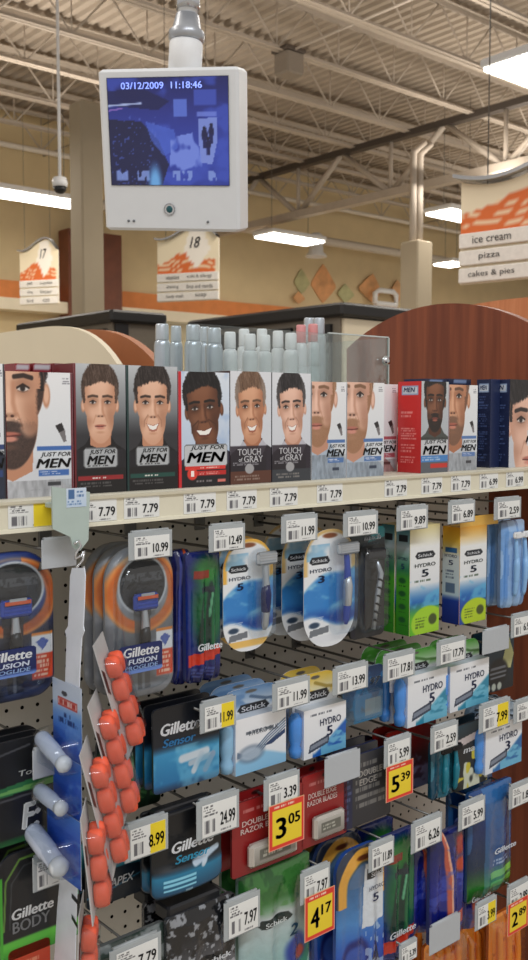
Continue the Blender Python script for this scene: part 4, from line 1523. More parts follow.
def razor(parent, x, ztop, L, hw, handle, grip, head, y=-0.006, r=0.005, tilt=0.0, hh=0.014):
    """a razor as a part: handle with grip and blade head as sub-parts"""
    k = math.sin(tilt)
    P = lambda s: (x + k * L * s, y - 0.004 * math.sin(PI * s), ztop - hh * 0.5 - (L - hh) * s)
    hd = MB().tube([P(0.0), P(0.12), P(0.25), P(0.5), P(0.75), P(0.93), P(1.0)], [r * 0.5, r * 0.75, r * 0.8, r * 1.15, r, r * 0.9, r * 0.45], 10).build('razor', handle, parent)
    MB().tube([P(0.36), P(0.5), P(0.72), P(0.80)], [r * 0.9, r * 1.28, r * 1.12, r * 0.8], 10).build('grip', grip, hd)
    b = MB().box(-hw / 2, hw / 2, -0.005, 0.003, -hh / 2, hh / 2, 0.003)
    for q in range(4):
        zz = -hh * 0.32 + q * hh * 0.2
        b.box(-hw * 0.42, hw * 0.42, -0.0062, -0.005, zz, zz + hh * 0.07)
    o = b.build('blade_head', head, hd, (x, y - 0.004, ztop - hh * 0.5))
    o.rotation_euler = (0, tilt, 0)
    return hd


def bubble(parent, x, z, w, h, d, r=0.02, m=None, name='blister', y=-0.0004):
    def rel(u, v, g):
        e = np.minimum(1 - np.abs(g), 1 - np.abs(2 * v - 1))
        return d * np.clip(e / 0.22, 0, 1) ** 0.6
    return slab(name, w, h, 0.0, None, rounded(r), rel, 0.003, m or CLEAR, parent=parent, loc=(x, y, z), back=False)


def pack(name, label, cat, group, box, art, outline=None, relief=None, t=0.0012, Y=GY, m=None, side=(235, 235, 235), res=0.0013, rz=0.0):
    l, r, tp, bt = box
    x, z, w, h = rect(l, r, tp, bt, Y)
    o = slab(name, w, h, t, art, outline, relief, res, m or PRINT, side, None, (x, Y, z), (0, 0, rz))
    tag(o, label, cat, group)
    return o, w, h


def again(o, labels, dy=0.022, dx=0.0, dz=0.0, group=None):
    for i, lb in enumerate(labels):
        c = dup(o)
        c.location = (o.location.x + dx * (i + 1), o.location.y + dy * (i + 1), o.location.z + dz * (i + 1))
        c['label'] = lb


# ---- large razor packs with an orange ring
def fusion_art(body, low, ring=True):
    def f(a):
        u, v = a.u, a.v
        a.vgrad([(0, low), (0.45, low), (0.62, body), (1, body)])
        a.put(0.35 * sst(0.45, 0.7, fbm(u * 4, v * 9)), tuple(min(255, c + 45) for c in body))
        d = np.sqrt(((u - 0.50) / 0.50) ** 2 + ((v - 0.70) / 0.25) ** 2)
        fl = sst(0.72, 0.80, d) * (1 - sst(1.0, 1.12, d)) * (v > 0.44) * (1 - sst(0.42, 0.60, np.abs(u - 0.5)) * (v > 0.86))
        a.put(fl * (0.7 + 0.3 * fbm(u * 8, v * 20)) * (1 - (np.abs(u - 0.35) < 0.25) * sst(0.86, 0.93, v)), (222, 118, 46))
        a.put(fl * sst(0.92, 1.05, d) * 0.6, (246, 190, 120))
        dd = np.sqrt(((u - 0.50) / 0.36) ** 2 + ((v - 0.75) / 0.19) ** 2)
        a.put(1 - sst(0.97, 1.05, dd), (200, 206, 212))
        a.put(1 - sst(0.90, 0.95, dd), (34, 38, 46))
        a.put((1 - sst(0.85, 0.9, dd)) * (np.abs(v - 0.80) < 0.03) * (vnoise(u * 40, v * 60) > 0.4) * 0.7, (110, 112, 116))
        a.poly([(0.36, 0.62), (0.62, 0.62), (0.60, 0.06), (0.42, 0.06)], tuple(c * 0.82 for c in low), 0.8)
        a.rect(0.70, 0.96, 0.13, 0.44, (232, 236, 242))
        a.rect(0.70, 0.96, 0.13, 0.30, (222, 92, 58))
        a.rect(0.70, 0.96, 0.425, 0.445, (226, 150, 70))
        a.micro(0.73, 0.94, 0.14, 0.29, 5, (250, 220, 200), 0.9)
        a.poly([(0.75, 0.38), (0.83, 0.41), (0.91, 0.38), (0.83, 0.32)], (96, 120, 190))
        a.line([(0.5, 0.30), (0.5, 0.08)], 0.02, (170, 176, 184), 0.6)
        a.micro(0.08, 0.34, 0.06, 0.12, 2, (190, 196, 204), 0.6)
    return f


def fusion(box, label, body, low, sub):
    def rel(u, v, g):
        return 0.008 * np.clip((1 - np.abs(g)) / 0.15, 0, 1) ** 0.5 * np.clip(np.minimum(v, 1 - v) / 0.06, 0, 1) ** 0.5
    o, w, h = pack('razor_package', label, 'razor pack', 'large razor packs with an orange ring', box, fusion_art(body, low), rounded(0.045, 0.028), rel, 0.004, GY + 0.006, side=low)
    razor(o, w * 0.0, h * 0.70, h * 0.56, w * 0.36, M_SIL, M_DARK, M_BLU, y=-0.010, r=0.006, hh=0.022)
    MB().box(-w * 0.15, w * 0.15, -0.0012, 0.0, 0.0, 0.005, 0.001).build('head_trim', mat('trim_orange', (214, 92, 50), 0.35), o, (0, -0.0205, h * 0.664))
    MB().box(-w * 0.10, w * 0.10, -0.0012, 0.0, 0.0, 0.004, 0.001).build('head_trim', M_SIL, o, (0, -0.0205, h * 0.685))
    def lab(a):
        a.vgrad([(0, (120, 150, 210)), (0.12, (120, 150, 210)), (0.13, (26, 44, 104)), (1, (30, 50, 112))])
    lb = slab('brand_label', w * 0.62, h * 0.185, 0.0004, lab, rounded(0.003), None, 0.002, PRINT, (26, 44, 104), o, (-w * 0.13, -0.0245, h * 0.20), smooth=False)
    letter('Gillette', lb, 0, h * 0.140, w * 0.52, h * 0.062, (245, 247, 250), -0.0006, 0.03, 0.15)
    letter('FUSION', lb, w * 0.02, h * 0.078, w * 0.42, h * 0.034, (228, 236, 250), -0.0006, 0.03, 0.1)
    letter(sub, lb, 0, h * 0.038, w * 0.48, h * 0.026, (170, 200, 240), -0.0006, 0.02, 0.1)
    bubble(o, 0, h * 0.05, w * 0.86, h * 0.88, 0.016, 0.04, y=-0.007)
    return o


f1 = fusion((-36, 52, 552, 702), 'navy razor pack with an orange ring at the left edge of the photo', (34, 62, 130), (44, 50, 74), 'PROGLIDE')
f2 = fusion((104, 172, 546, 697), 'grey razor pack with an orange ring, front one under the 10.99 label', (150, 156, 164), (126, 130, 136), 'PROGLIDE')
again(f2, ['grey razor pack with an orange ring, second in its row behind the front one', 'grey razor pack with an orange ring, third in its row, furthest back'], 0.026)


# ---- soft bags of disposable razors
def bag(label, box, art, Y=GY + 0.012, depth=0.010, rib=3, ribd=0.004, m=None, side=(60, 70, 120), rz=0.0, group='soft bags of disposable razors', arch=False):
    def rel(u, v, g):
        p = depth * np.clip(1 - g * g, 0, 1) ** 0.6 * np.clip(np.minimum(v, 1 - v) / 0.12, 0, 1) ** 0.6
        return p + ribd * np.cos(u * rib * 2 * PI) * np.clip(1 - np.abs(g) ** 4, 0, 1) * np.clip((0.9 - v) / 0.2, 0, 1) + 0.0015 * fbm(u * 9, v * 12)
    o, w, h = pack('razor_bag', label, 'razor bag', group, box, art, rounded(0.036, 0.008) if arch else rounded(0.008), rel, 0.006, Y, m or FILM, side, rz=rz)
    return o, w, h


def bluegreen_art(a):
    u, v = a.u, a.v
    a.vgrad([(0, (22, 30, 88)), (0.14, (28, 44, 120)), (0.55, (24, 62, 150)), (1, (26, 44, 120))])
    a.ell(0.60, 0.55, 0.46, 0.34, (30, 120, 70), 0.35, a=0.95)
    a.ell(0.55, 0.86, 0.40, 0.10, (58, 140, 60), 0.5, a=0.9)
    a.rect(0.16, 0.56, 0.80, 0.86, (170, 52, 40), 0.85)
    for k in range(2):
        a.line([(0.42 + 0.2 * k, 0.72), (0.36 + 0.2 * k, 0.52), (0.30 + 0.25 * k, 0.32)], 0.055, (20, 66, 56))
        a.line([(0.44 + 0.2 * k, 0.70), (0.38 + 0.2 * k, 0.52)], 0.02, (120, 190, 150), 0.9)
        a.rect(0.32 + 0.22 * k, 0.56 + 0.22 * k, 0.69, 0.735, (44, 62, 70))
    a.poly([(0.04, 0.22), (0.96, 0.27), (0.96, 0.20), (0.04, 0.13)], (208, 70, 46))
    a.micro(0.1, 0.9, 0.04, 0.12, 3, (120, 140, 200), 0.5)


o, w, h = bag('blue and green razor bag facing out beside the orange ringed packs', (185, 219, 551, 681), bluegreen_art)
letter('Gillette', o, w * 0.02, h * 0.285, w * 0.72, h * 0.055, (240, 244, 250), -0.0162, 0.03, 0.15)


def darkbag(a):
    u, v = a.u, a.v
    a.vgrad([(0, (24, 30, 96)), (1, (28, 38, 104))])
    a.put(sst(0.5, 0.7, fbm(u * 3, v * 16)) * 0.5, (60, 80, 160))
    a.line([(0.62, 0.95), (0.72, 0.6), (0.86, 0.3), (0.7, 0.05)], 0.09, (214, 96, 40), 0.95)
    a.line([(0.8, 0.5), (0.95, 0.3), (0.9, 0.08)], 0.08, (224, 160, 60), 0.9)
    a.line([(0.3, 0.9), (0.2, 0.1)], 0.05, (70, 90, 180), 0.8)


bag('dark blue razor bag with orange streak, turned between the grey pack and the green bag', (171, 189, 549, 684), darkbag, GY + 0.03, 0.012, 2, 0.003)


# ---- round ended razor cards
def hydro_art(n, rim):
    def f(a):
        u, v = a.u, a.v
        a.vgrad([(0, (232, 236, 240)), (1, (240, 243, 246))])
        e = np.sqrt(((u - 0.5) / 0.5) ** 2 + (np.maximum(0, v - 0.80) / 0.20) ** 2)
        a.put(sst(0.80, 0.92, e) * (v > 0.62) * 1.0, rim)
        s1 = v - (0.46 + 0.22 * u + 0.05 * np.sin(u * 5))
        body = (1 - sst(0.0, 0.05, s1)) * sst(0.20, 0.26, v - 0.05 * np.sin(u * 5 + 1))
        a.put(body, (70, 148, 212))
        a.put(body * sst(0.40, 0.62, fbm(u * 3.2, v * 9)) * 0.85, (160, 212, 236))
        a.put(body * (1 - sst(0.24, 0.36, v)) * 0.9, (30, 84, 168))
        a.put((v > 0.74) * (v < 0.88) * (u > 0.05) * (u < 0.5) * sst(0.35, 0.65, fbm(u * 4, v * 8)) * 0.6, (120, 184, 222))
        a.ell(0.5, 0.945, 0.14, 0.022, (150, 96, 64), 0.3)
        a.poly([(0.10, 0.735), (0.15, 0.71), (0.46, 0.71), (0.50, 0.735), (0.46, 0.775), (0.15, 0.775)], (40, 46, 56))
        a.micro(0.1, 0.45, 0.225, 0.27, 3, (230, 236, 246), 0.7)
        a.ell(0.20, 0.20, 0.10, 0.025, (60, 84, 110), 0.3)
        a.poly([(0.10, 0.10), (0.48, 0.125), (0.48, 0.18), (0.12, 0.16)], (120, 126, 134), 0.9)
        a.put((v < 0.10) * sst(0.03, 0.05, v) * 0.8, rim if n == '5' else (226, 230, 236))
    return f


def hydro_card(label, box, n, rim, head, handle, Y=GY + 0.004):
    x, z, w, h = rect(*box, Y)
    o = slab('razor_card', w, h, 0.0012, hydro_art(n, rim), rounded(w * 0.46), None, 0.0012, PRINT, (220, 226, 232), None, (x, Y, z))
    tag(o, label, 'razor card', 'round ended razor cards')
    letter('Schick', o, -w * 0.20, h * 0.742, w * 0.30, h * 0.028, (235, 238, 242), -0.0008, 0.02)
    letter('HYDRO', o, -w * 0.18, h * 0.660, w * 0.42, h * 0.030, (44, 60, 92), -0.0008, 0.015)
    letter(n, o, -w * 0.17, h * 0.585, w * 0.13, h * 0.062, (34, 50, 92), -0.0008, 0.03)
    razor(o, w * 0.24, h * 0.885, h * 0.76, w * 0.42, handle, M_SIL if handle is M_BLU else M_NAVY, head, y=-0.009, r=0.0062, hh=0.019)
    bubble(o, w * 0.22, h * 0.08, w * 0.48, h * 0.83, 0.018, 0.02)
    return o


y5 = hydro_card('yellow rimmed razor card under the 12.49 label', (223, 273, 539, 651), '5', (236, 190, 92), M_SIL, M_SIL)
h3 = hydro_card('front round ended blue and white razor card with a blue handle', (304, 355, 529, 646), '3', (224, 196, 140), M_SIL, M_BLU)
again(h3, ['second round ended blue and white razor card, just behind the front one', 'third round ended razor card, half hidden behind the other two'], 0.05)
again(y5, ['second yellow rimmed razor card, a sliver right of the front one'], 0.034, 0.012)


# ---- black razor pack
def blackpack(a):
    u, v = a.u, a.v
    a.vgrad([(0, (44, 46, 50)), (0.8, (34, 36, 40)), (1, (24, 70, 76))])
    a.ell(0.56, 0.45, 0.36, 0.46, (74, 78, 84), 0.15)
    a.ell(0.56, 0.45, 0.31, 0.42, (40, 42, 46), 0.15)
    a.rect(0.02, 0.14, 0.02, 0.84, (26, 30, 50))
    a.poly([(0.5, 0.86), (1, 0.9), (1, 1), (0.7, 1)], (40, 120, 124))


o, w, h = pack('razor_package', 'black razor pack with a silver twisted handle between the blue cards and the green carton', 'razor pack', None, (351, 385, 527, 637), blackpack, rounded(0.010), None, 0.004, GY + 0.008, side=(30, 32, 40))
letter('mach', o, w * 0.12, h * 0.905, w * 0.5, h * 0.05, (232, 236, 240), -0.0008, 0.03, 0.2)
rz_ = MB()
pts = [(w * 0.10, -0.010, h * 0.72), (w * 0.22, -0.012, h * 0.58), (w * 0.13, -0.012, h * 0.40), (w * 0.04, -0.010, h * 0.08)]
hd = rz_.tube(pts, [0.003, 0.005, 0.0048, 0.0035], 10).build('razor', M_SIL, o)
MB().box(-0.020, 0.020, -0.005, 0.004, -0.010, 0.010, 0.003).build('blade_head', M_DARK, hd, (w * 0.08, -0.013, h * 0.76))
for k in range(6):
    q = k / 5.0
    MB().box(-0.0056, 0.0056, -0.0056, 0.001, -0.0016, 0.0016, 0.001).build('grip_band', M_DARK, hd, (w * (0.19 - 0.13 * q), -0.0125, h * (0.52 - 0.36 * q)), (0, 0.5, 0))
bubble(o, w * 0.06, h * 0.04, w * 0.78, h * 0.82, 0.020, 0.02)


# ---- tall cartons
def tall_art(top, low, badge):
    def f(a):
        u, v = a.u, a.v
        a.vgrad([(0, low), (0.16, low), (0.3, (40, 120, 190)), (0.46, (228, 232, 236)), (0.8, (238, 240, 240)), (1, top)])
        a.put((v > 0.24) * (v < 0.50) * sst(0.4, 0.6, fbm(u * 3, v * 9)) * 0.8, (110, 186, 222))
        a.ell(0.62, 0.10, 0.56, 0.15, badge, 0.06)
        a.ell(0.78, 0.12, 0.14, 0.05, (60, 70, 40), 0.2, a=0.8)
        a.micro(0.2, 0.62, 0.05, 0.16, 4, (70, 90, 30), 0.7)
        a.poly([(0.16, 0.72), (0.24, 0.695), (0.78, 0.695), (0.86, 0.72), (0.78, 0.755), (0.24, 0.755)], (40, 46, 56))
        a.micro(0.15, 0.85, 0.475, 0.505, 1, (90, 110, 90), 0.8)
    return f


def tall_carton(label, box, side_l, top, low, badge, side_f, tab=False, Y=GY + 0.004):
    x, z, w, h = rect(*box, Y)
    xl = x - w / 2
    d = at_x(side_l, 570, xl).y - Y
    o = slab('razor_carton', w, h, d, tall_art(top, low, badge), None, None, 0.0012, PRINT, top, None, (x, Y, z), smooth=False)
    tag(o, label, 'box', 'tall razor cartons')
    letter('Schick', o, 0, h * 0.725, w * 0.5, h * 0.028, (235, 238, 242), -0.0008, 0.02)
    letter('HYDRO', o, 0, h * 0.635, w * 0.70, h * 0.034, (60, 72, 70), -0.0008, 0.015)
    letter('5', o, 0, h * 0.56, w * 0.24, h * 0.068, (40, 52, 70), -0.0008, 0.03)
    s = slab('side_print', d - 0.0006, h - 0.0006, 0.0004, side_f, None, None, 0.0013, PRINT, top, o, (-w / 2 - 0.0006, d / 2, 0.0003), (0, 0, -PI / 2), smooth=False)
    letter('HYDRO', s, 0, h * 0.70, d * 0.7, h * 0.03, (60, 80, 110), -0.0007, 0.015)
    letter('5', s, 0, h * 0.63, d * 0.26, h * 0.05, (50, 70, 120), -0.0007, 0.02)
    return o, w, h, d


def side_green(a):
    a.vgrad([(0, (60, 150, 44)), (0.5, (96, 186, 58)), (0.6, (70, 150, 110)), (0.8, (200, 214, 220)), (1, (70, 130, 140))])
    a.poly([(0.15, 0.86), (0.85, 0.86), (0.85, 0.92), (0.15, 0.92)], (44, 52, 62))
    for k in range(4):
        a.ell(0.45, 0.50 - k * 0.12, 0.26, 0.026, (32, 100, 60), 0.4, a=0.85)
        a.micro(0.2, 0.85, 0.44 - k * 0.12, 0.46 - k * 0.12, 1, (30, 80, 40), 0.7, k)


def side_yel(a):
    a.vgrad([(0, (26, 56, 140)), (0.24, (34, 76, 170)), (0.30, (200, 222, 236)), (0.7, (222, 232, 236)), (0.86, (236, 200, 90)), (1, (228, 170, 50))])
    a.poly([(0.15, 0.735), (0.85, 0.735), (0.85, 0.785), (0.15, 0.785)], (60, 120, 170))
    a.rect(0.2, 0.75, 0.32, 0.42, (70, 100, 140), 0.7)
    a.micro(0.2, 0.8, 0.46, 0.56, 3, (90, 110, 140), 0.7)


o, w, h, d = tall_carton('tall green and white carton with lime badge, front one', (410.5, 440, 525, 633), 396.5, (226, 214, 160), (110, 190, 50), (172, 214, 60), side_green)
again(o, ['tall green carton standing behind the front one with the lime badge'], d + 0.004)
o, w, h, d = tall_carton('tall yellow topped white carton with lime badge beside the dark wood', (460.5, 487, 526, 622), 442.5, (232, 176, 66), (36, 84, 170), (190, 214, 50), side_yel)
MB().box(-w / 2, w * 0.95, 0.0006, 0.0016, h - 0.001, h + 0.018, 0.0004).build('hang_tab', mat('tab_yellow', (228, 180, 84), 0.5), o)


def slim_art(a):
    a.vgrad([(0, (60, 62, 80)), (0.3, (84, 84, 104)), (1, (50, 52, 62))])
    a.rect(0, 0.25, 0, 1, (120, 170, 50))
    a.put(sst(0.5, 0.65, fbm(a.u * 4, a.v * 10)) * (a.u > 0.25) * 0.6, (130, 126, 150))


o, w, h = pack('razor_package', 'slim grey pack with a lime left edge, tucked right of the yellow topped carton', 'razor pack', None, (484, 502, 536, 606), slim_art, rounded(0.012), None, 0.005, GY + 0.05, side=(90, 90, 100))
bubble(o, 0.002, h * 0.05, w * 0.6, h * 0.85, 0.012, 0.012)


def lightblue_bag(a):
    a.vgrad([(0, (150, 176, 206)), (0.15, (112, 160, 216)), (0.9, (136, 178, 226)), (1, (120, 128, 150))])
    a.rect(0.5, 0.9, 0.80, 0.86, (40, 44, 70), 0.8)
    a.put((vnoise(a.u * 7, a.v * 2) > 0.62) * 0.5, (196, 220, 244))


b_, w, h = bag('light blue bag of razors hanging in front of the dark wood at upper right', (501, 524, 520, 606), lightblue_bag, GY, 0.008, 3, 0.004, side=(110, 140, 180))
for k in range(2):
    razor(b_, w * (-0.18 + 0.38 * k), h * 0.88, h * 0.78, w * 0.34, M_LBL, M_LBL, WHITEP, y=-0.016, r=0.0052, hh=0.012)
again(b_, ['second light blue bag of razors behind the one by the dark wood'], 0.03)


# ---- refill boxes: hanging card, box body, moulded tray on the left side
def refill(label, fbox, cbox, rim, low, n, rows_=None, silk=False, copies=(), Y=GY, dy=0.034, brand='Schick', tray=(70, 142, 224)):
    x, z, w, h = rect(*fbox, Y)
    cx, cz, cw, ch = rect(*cbox, Y + 0.019)
    D_ = 0.020
    t = tag(empty('blade_refill_box', (x, Y, z)), label, 'blade refill', 'blade refill boxes')

    def front(a):
        u, v = a.u, a.v
        a.vgrad([(0, (226, 231, 238)), (1, (240, 242, 245))])
        if silk:
            a.put((1 - sst(0.20, 0.28, v - 0.1 * np.sin(u * 4))) * 1.0, (150, 200, 232))
            for k in range(4):
                a.line([(0.04, 0.40 - 0.03 * k), (0.35, 0.22 + 0.05 * k), (0.62, 0.44 + 0.05 * k), (0.98, 0.66 + 0.05 * k)], 0.014, (84, 110, 140), 0.8)
            a.ell(0.30, 0.33, 0.26, 0.16, (120, 138, 160), 0.25, a=0.7)
            a.ell(0.30, 0.33, 0.20, 0.11, (186, 202, 218), 0.25, a=0.8)
            a.poly([(0.55, 0.42), (0.98, 0.62), (0.98, 0.54), (0.7, 0.40)], (34, 64, 110), 0.9)
            a.micro(0.2, 0.9, 0.66, 0.76, 1, (110, 120, 130), 0.9)
        else:
            s1 = v - (0.02 + 0.75 * np.clip(u - 0.25, 0, 1) ** 1.1)
            a.put((1 - sst(0, 0.1, s1)) * (u > 0.2), low)
            a.put((1 - sst(0, 0.1, s1)) * sst(0.45, 0.6, fbm(u * 4, v * 6)) * (u > 0.4) * 0.8, (140, 206, 230))
            a.poly([(0.10, 0.10), (0.58, 0.22), (0.60, 0.40), (0.14, 0.28)], (70, 82, 104))
            a.poly([(0.14, 0.16), (0.55, 0.26), (0.56, 0.34), (0.16, 0.25)], (140, 150, 166))
            a.micro(0.15, 0.8, 0.83, 0.90, 1, (120, 126, 136), 0.9)
    fr = slab('box_body', w, h, D_, front, None, None, 0.0011, PRINT, (206, 216, 228), t, smooth=False)
    if silk:
        letter('HYDRO SILK', fr, w * 0.05, h * 0.71, w * 0.58, h * 0.09, (100, 110, 124), -0.0008, 0.01)
    else:
        letter('HYDRO', fr, w * 0.12, h * 0.68, w * 0.50, h * 0.14, (50, 62, 96), -0.0008, 0.02)
        letter(n, fr, w * 0.10, h * 0.47, w * 0.14, h * 0.20, (40, 52, 92), -0.0008, 0.03)

    def cardart(a):
        u, v = a.u, a.v
        a.vgrad([(0, (238, 240, 243)), (0.5, (232, 236, 240)), (1, rim)])
        a.put(sst(0.42, 0.55, fbm(u * 3 + 2, v * 4)) * sst(0.45, 0.7, v), rim)
        a.line([(0.5, 0.78), (0.75, 0.66), (1, 0.62)], 0.035, tuple(c * 0.72 for c in rim), 0.8)
        a.ell(0.5, 0.90, 0.10, 0.04, (120, 116, 110), 0.2)
        a.poly([(0.26, 0.50), (0.32, 0.42), (0.76, 0.42), (0.82, 0.50), (0.76, 0.62), (0.32, 0.62)], (42, 46, 54))
    ch2 = ch + 0.012
    cd = slab('hanging_card', cw, ch2, 0.001, cardart, rounded(min(cw, ch) * 0.42, 0.002), None, 0.0013, PRINT, (225, 228, 232), t, (cx - x, 0.0205, cz - z - 0.012))
    letter(brand, cd, cw * 0.04, ch2 * 0.52, cw * 0.42, ch2 * 0.12, (236, 238, 242), -0.0008, 0.02)
    # moulded cartridge tray down the left side
    tb = MB()
    yy = D_ / 2
    tb.lathe([(0.001, 0.002), (0.009, 0.006), (0.0105, h * 0.22), (0.0075, h * 0.32), (0.0105, h * 0.44), (0.0105, h * 0.84), (0.006, h * 0.95), (0.001, h * 0.97)], 14, (-w / 2 - 0.009, yy, 0))
    tb.build('cartridge_tray', mat('tray_blue_%d' % tray[0], tray, 0.25, coat=0.5), t)
    for i, lb in enumerate(copies):
        c = dup(t)
        c.location = (t.location.x, Y + dy * (i + 1), z)
        c['label'] = lb
    return t


refill('pale blue refill box with silvery wave lines below the 11.99 label', (235.5, 286, 714, 769), (222, 280, 687, 722), (120, 156, 196), (90, 150, 200), '', silk=True,
       copies=['second pale blue refill box behind the one with wave lines', 'third pale blue refill box, only its card top showing'], dy=0.03, tray=(140, 190, 226))
refill('yellow topped white refill box with two blue trays at its left', (304, 346, 706, 754), (293, 338, 673, 712), (238, 206, 90), (40, 110, 190), '5', copies=['second yellow topped refill box behind the front one'])
refill('left green topped white refill box with three blue trays', (408, 447.5, 672, 722), (391, 438, 650, 680), (92, 168, 70), (60, 150, 180), '5', copies=['second green topped refill box behind the left one', 'third green topped refill box behind the left one'])
refill('right green topped white refill box under the 17.79 label', (450.5, 489, 662, 707), (443, 480, 641, 670), (92, 168, 70), (60, 150, 180), '5', copies=['second green topped refill box behind the right one'])
refill('low white refill box with blue wave by the wooden end panel', (486, 522, 722, 768), (480, 516, 702, 732), (150, 176, 196), (44, 120, 180), '3', copies=['second low refill box behind the one by the wooden end panel'])


# ---- flat blade packs
def flat_pack(label, box, art, outline=None, texts=(), copies=(), dy=0.02, Y=GY, t=0.004, side=(30, 34, 44), relief=None, name='blade_pack', group='flat blade packs', res=0.0012, rz=0.0):
    o, w, h = pack(name, label, 'blade pack', group, box, art, outline, relief, t, Y, None, side, res, rz)
    for (s, u, v, tw, th, rgb, bold, shear) in texts:
        letter(s, o, (u - 0.5) * w, v * h, tw * w, th * h, rgb, -0.0008 if relief is None else -0.0135, bold, shear)
    again(o, copies, dy)
    return o, w, h


def sensor_art(a):
    u, v = a.u, a.v
    a.vgrad([(0, (30, 62, 96)), (0.1, (40, 130, 180)), (0.45, (70, 160, 204)), (0.56, (22, 34, 50)), (1, (18, 22, 32))])
    a.put((v < 0.5) * sst(0.5, 0.7, fbm(u * 4, v * 4)) * 0.5, (150, 210, 236))
    a.line([(0.42, 0.34), (0.80, 0.36)], 0.05, (206, 218, 228))
    a.line([(0.55, 0.26), (0.9, 0.30)], 0.035, (180, 196, 210))
    a.line([(0.60, 0.16), (0.72, 0.34)], 0.04, (196, 210, 222))
    a.line([(0.78, 0.14), (0.90, 0.30)], 0.04, (150, 172, 196))
    a.ell(0.78, 0.22, 0.13, 0.10, (120, 176, 206), 0.5, a=0.6)


flat_pack('dark blue blade pack with silver blade cartridges under the yellow 11.99 label', (153, 219, 703, 786), sensor_art, rounded(0.006),
          [('Gillette', 0.40, 0.74, 0.60, 0.14, (244, 246, 250), 0.035, 0.2), ('Sensor', 0.38, 0.58, 0.50, 0.10, (60, 140, 200), 0.03, 0.2)],
          ['second dark blue blade pack behind the silver cartridge one', 'third dark blue blade pack, furthest back on its hook'], 0.022)


def sensor2(a):
    u, v = a.u, a.v
    a.vgrad([(0, (14, 40, 60)), (0.08, (30, 96, 130)), (0.28, (44, 140, 176)), (0.36, (16, 26, 36)), (1, (18, 20, 26))])
    for k in range(3):
        a.put((np.abs(v - 0.12 - k * 0.055) < 0.014) * (u > 0.12) * (u < 0.55), (150, 214, 236))
    a.line([(0.55, 0.34), (0.92, 0.42)], 0.035, (190, 206, 220))
    a.line([(0.66, 0.30), (0.75, 0.40)], 0.03, (200, 214, 226))
    a.rect(0.40, 0.50, 0.02, 0.08, (160, 190, 206), 0.8)


def belly(u, v, g):
    return 0.013 * np.clip(1 - g ** 2, 0, 1) ** 0.5 * (0.25 + 0.75 * (1 - sst(0.30, 0.42, v))) * np.clip(v / 0.06, 0, 1) ** 0.5 * np.clip((1 - v) / 0.02, 0, 1) ** 0.5


o, w, h = flat_pack('black blade pack with a round shiny blue case under the 24.99 label', (151, 221, 808, 890), sensor2, rounded(0.005, 0.016),
                    [('Gillette', 0.50, 0.62, 0.60, 0.13, (240, 244, 248), 0.035, 0.2), ('Sensor', 0.50, 0.47, 0.50, 0.10, (60, 170, 210), 0.03, 0.2)],
                    ['second black blade pack behind the one with the round blue case'], 0.024, relief=belly)
MB().box(-w * 0.42, w * 0.36, 0.004, 0.02, h * 0.86, h + 0.006, 0.002).build('case_lid', M_DARK, o)


def apex_art(a):
    u, v = a.u, a.v
    a.vgrad([(0, (16, 34, 52)), (0.42, (20, 60, 80)), (0.55, (60, 150, 170)), (0.8, (130, 200, 210)), (1, (90, 170, 190))])
    a.put((v < 0.42 + 0.1 * np.sin(u * 3)) * 1.0, (22, 44, 62))
    a.line([(0.1, 0.50), (0.5, 0.62), (1, 0.86)], 0.03, (190, 232, 236), 0.9)
    a.line([(0.0, 0.18), (0.45, 0.22), (1, 0.34)], 0.012, (70, 140, 170), 0.9)
    a.poly([(0.05, 0.40), (0.22, 0.44), (0.16, 0.58), (0.02, 0.5)], (90, 110, 124), 0.8)


flat_pack('teal and black blade pack with a curved pale stripe under the yellow 8.99 label', (86, 148, 836, 900), apex_art, rounded(0.022, 0.006),
          [('APEX', 0.56, 0.30, 0.40, 0.13, (236, 240, 244), 0.02, 0.25)], ['second teal and black blade pack behind the curved stripe one'], 0.022, Y=GY + 0.05)


def green_pack(a):
    u, v = a.u, a.v
    a.vgrad([(0, (14, 40, 28)), (0.25, (30, 110, 60)), (0.6, (120, 196, 110)), (0.78, (60, 66, 66)), (1, (30, 32, 36))])
    ang = np.arctan2(v - 0.25, u - 0.5)
    a.put((v < 0.62) * (v > 0.12) * (np.sin(ang * 16) > 0.3) * 0.35, (190, 232, 160))
    a.rect(0.62, 0.96, 0.26, 0.40, (26, 40, 34))
    a.line([(0.79, 0.3), (0.74, 0.02)], 0.03, (40, 70, 56))
    a.micro(0.3, 0.9, 0.70, 0.78, 1, (200, 206, 206), 0.8)


flat_pack('green and black blade pack half hidden by the hanging orange cards', (106, 160, 734, 810), green_pack, rounded(0.018, 0.006), [('and', 0.62, 0.74, 0.2, 0.07, (220, 226, 226), 0.01, 0.1)],
          ['second green and black blade pack behind the half hidden one'], 0.025, Y=GY + 0.05)


def force_art(a):
    u, v = a.u, a.v
    a.vgrad([(0, (30, 110, 60)), (0.05, (24, 84, 50)), (0.07, (26, 28, 32)), (1, (38, 40, 45))])
    a.poly([(0, 0.52), (1, 0.62), (1, 0.50), (0, 0.46)], (56, 130, 84), 0.95)
    a.poly([(0.0, 0.50), (1, 0.56), (1, 0.50)], (150, 196, 120), 0.7)
    a.line([(0.1, 0.60), (0.4, 0.88), (0.7, 0.93)], 0.01, (96, 98, 104), 0.9)
    a.line([(0.02, 0.30), (0.1, 0.42), (0.9, 0.46)], 0.01, (96, 98, 104), 0.9)


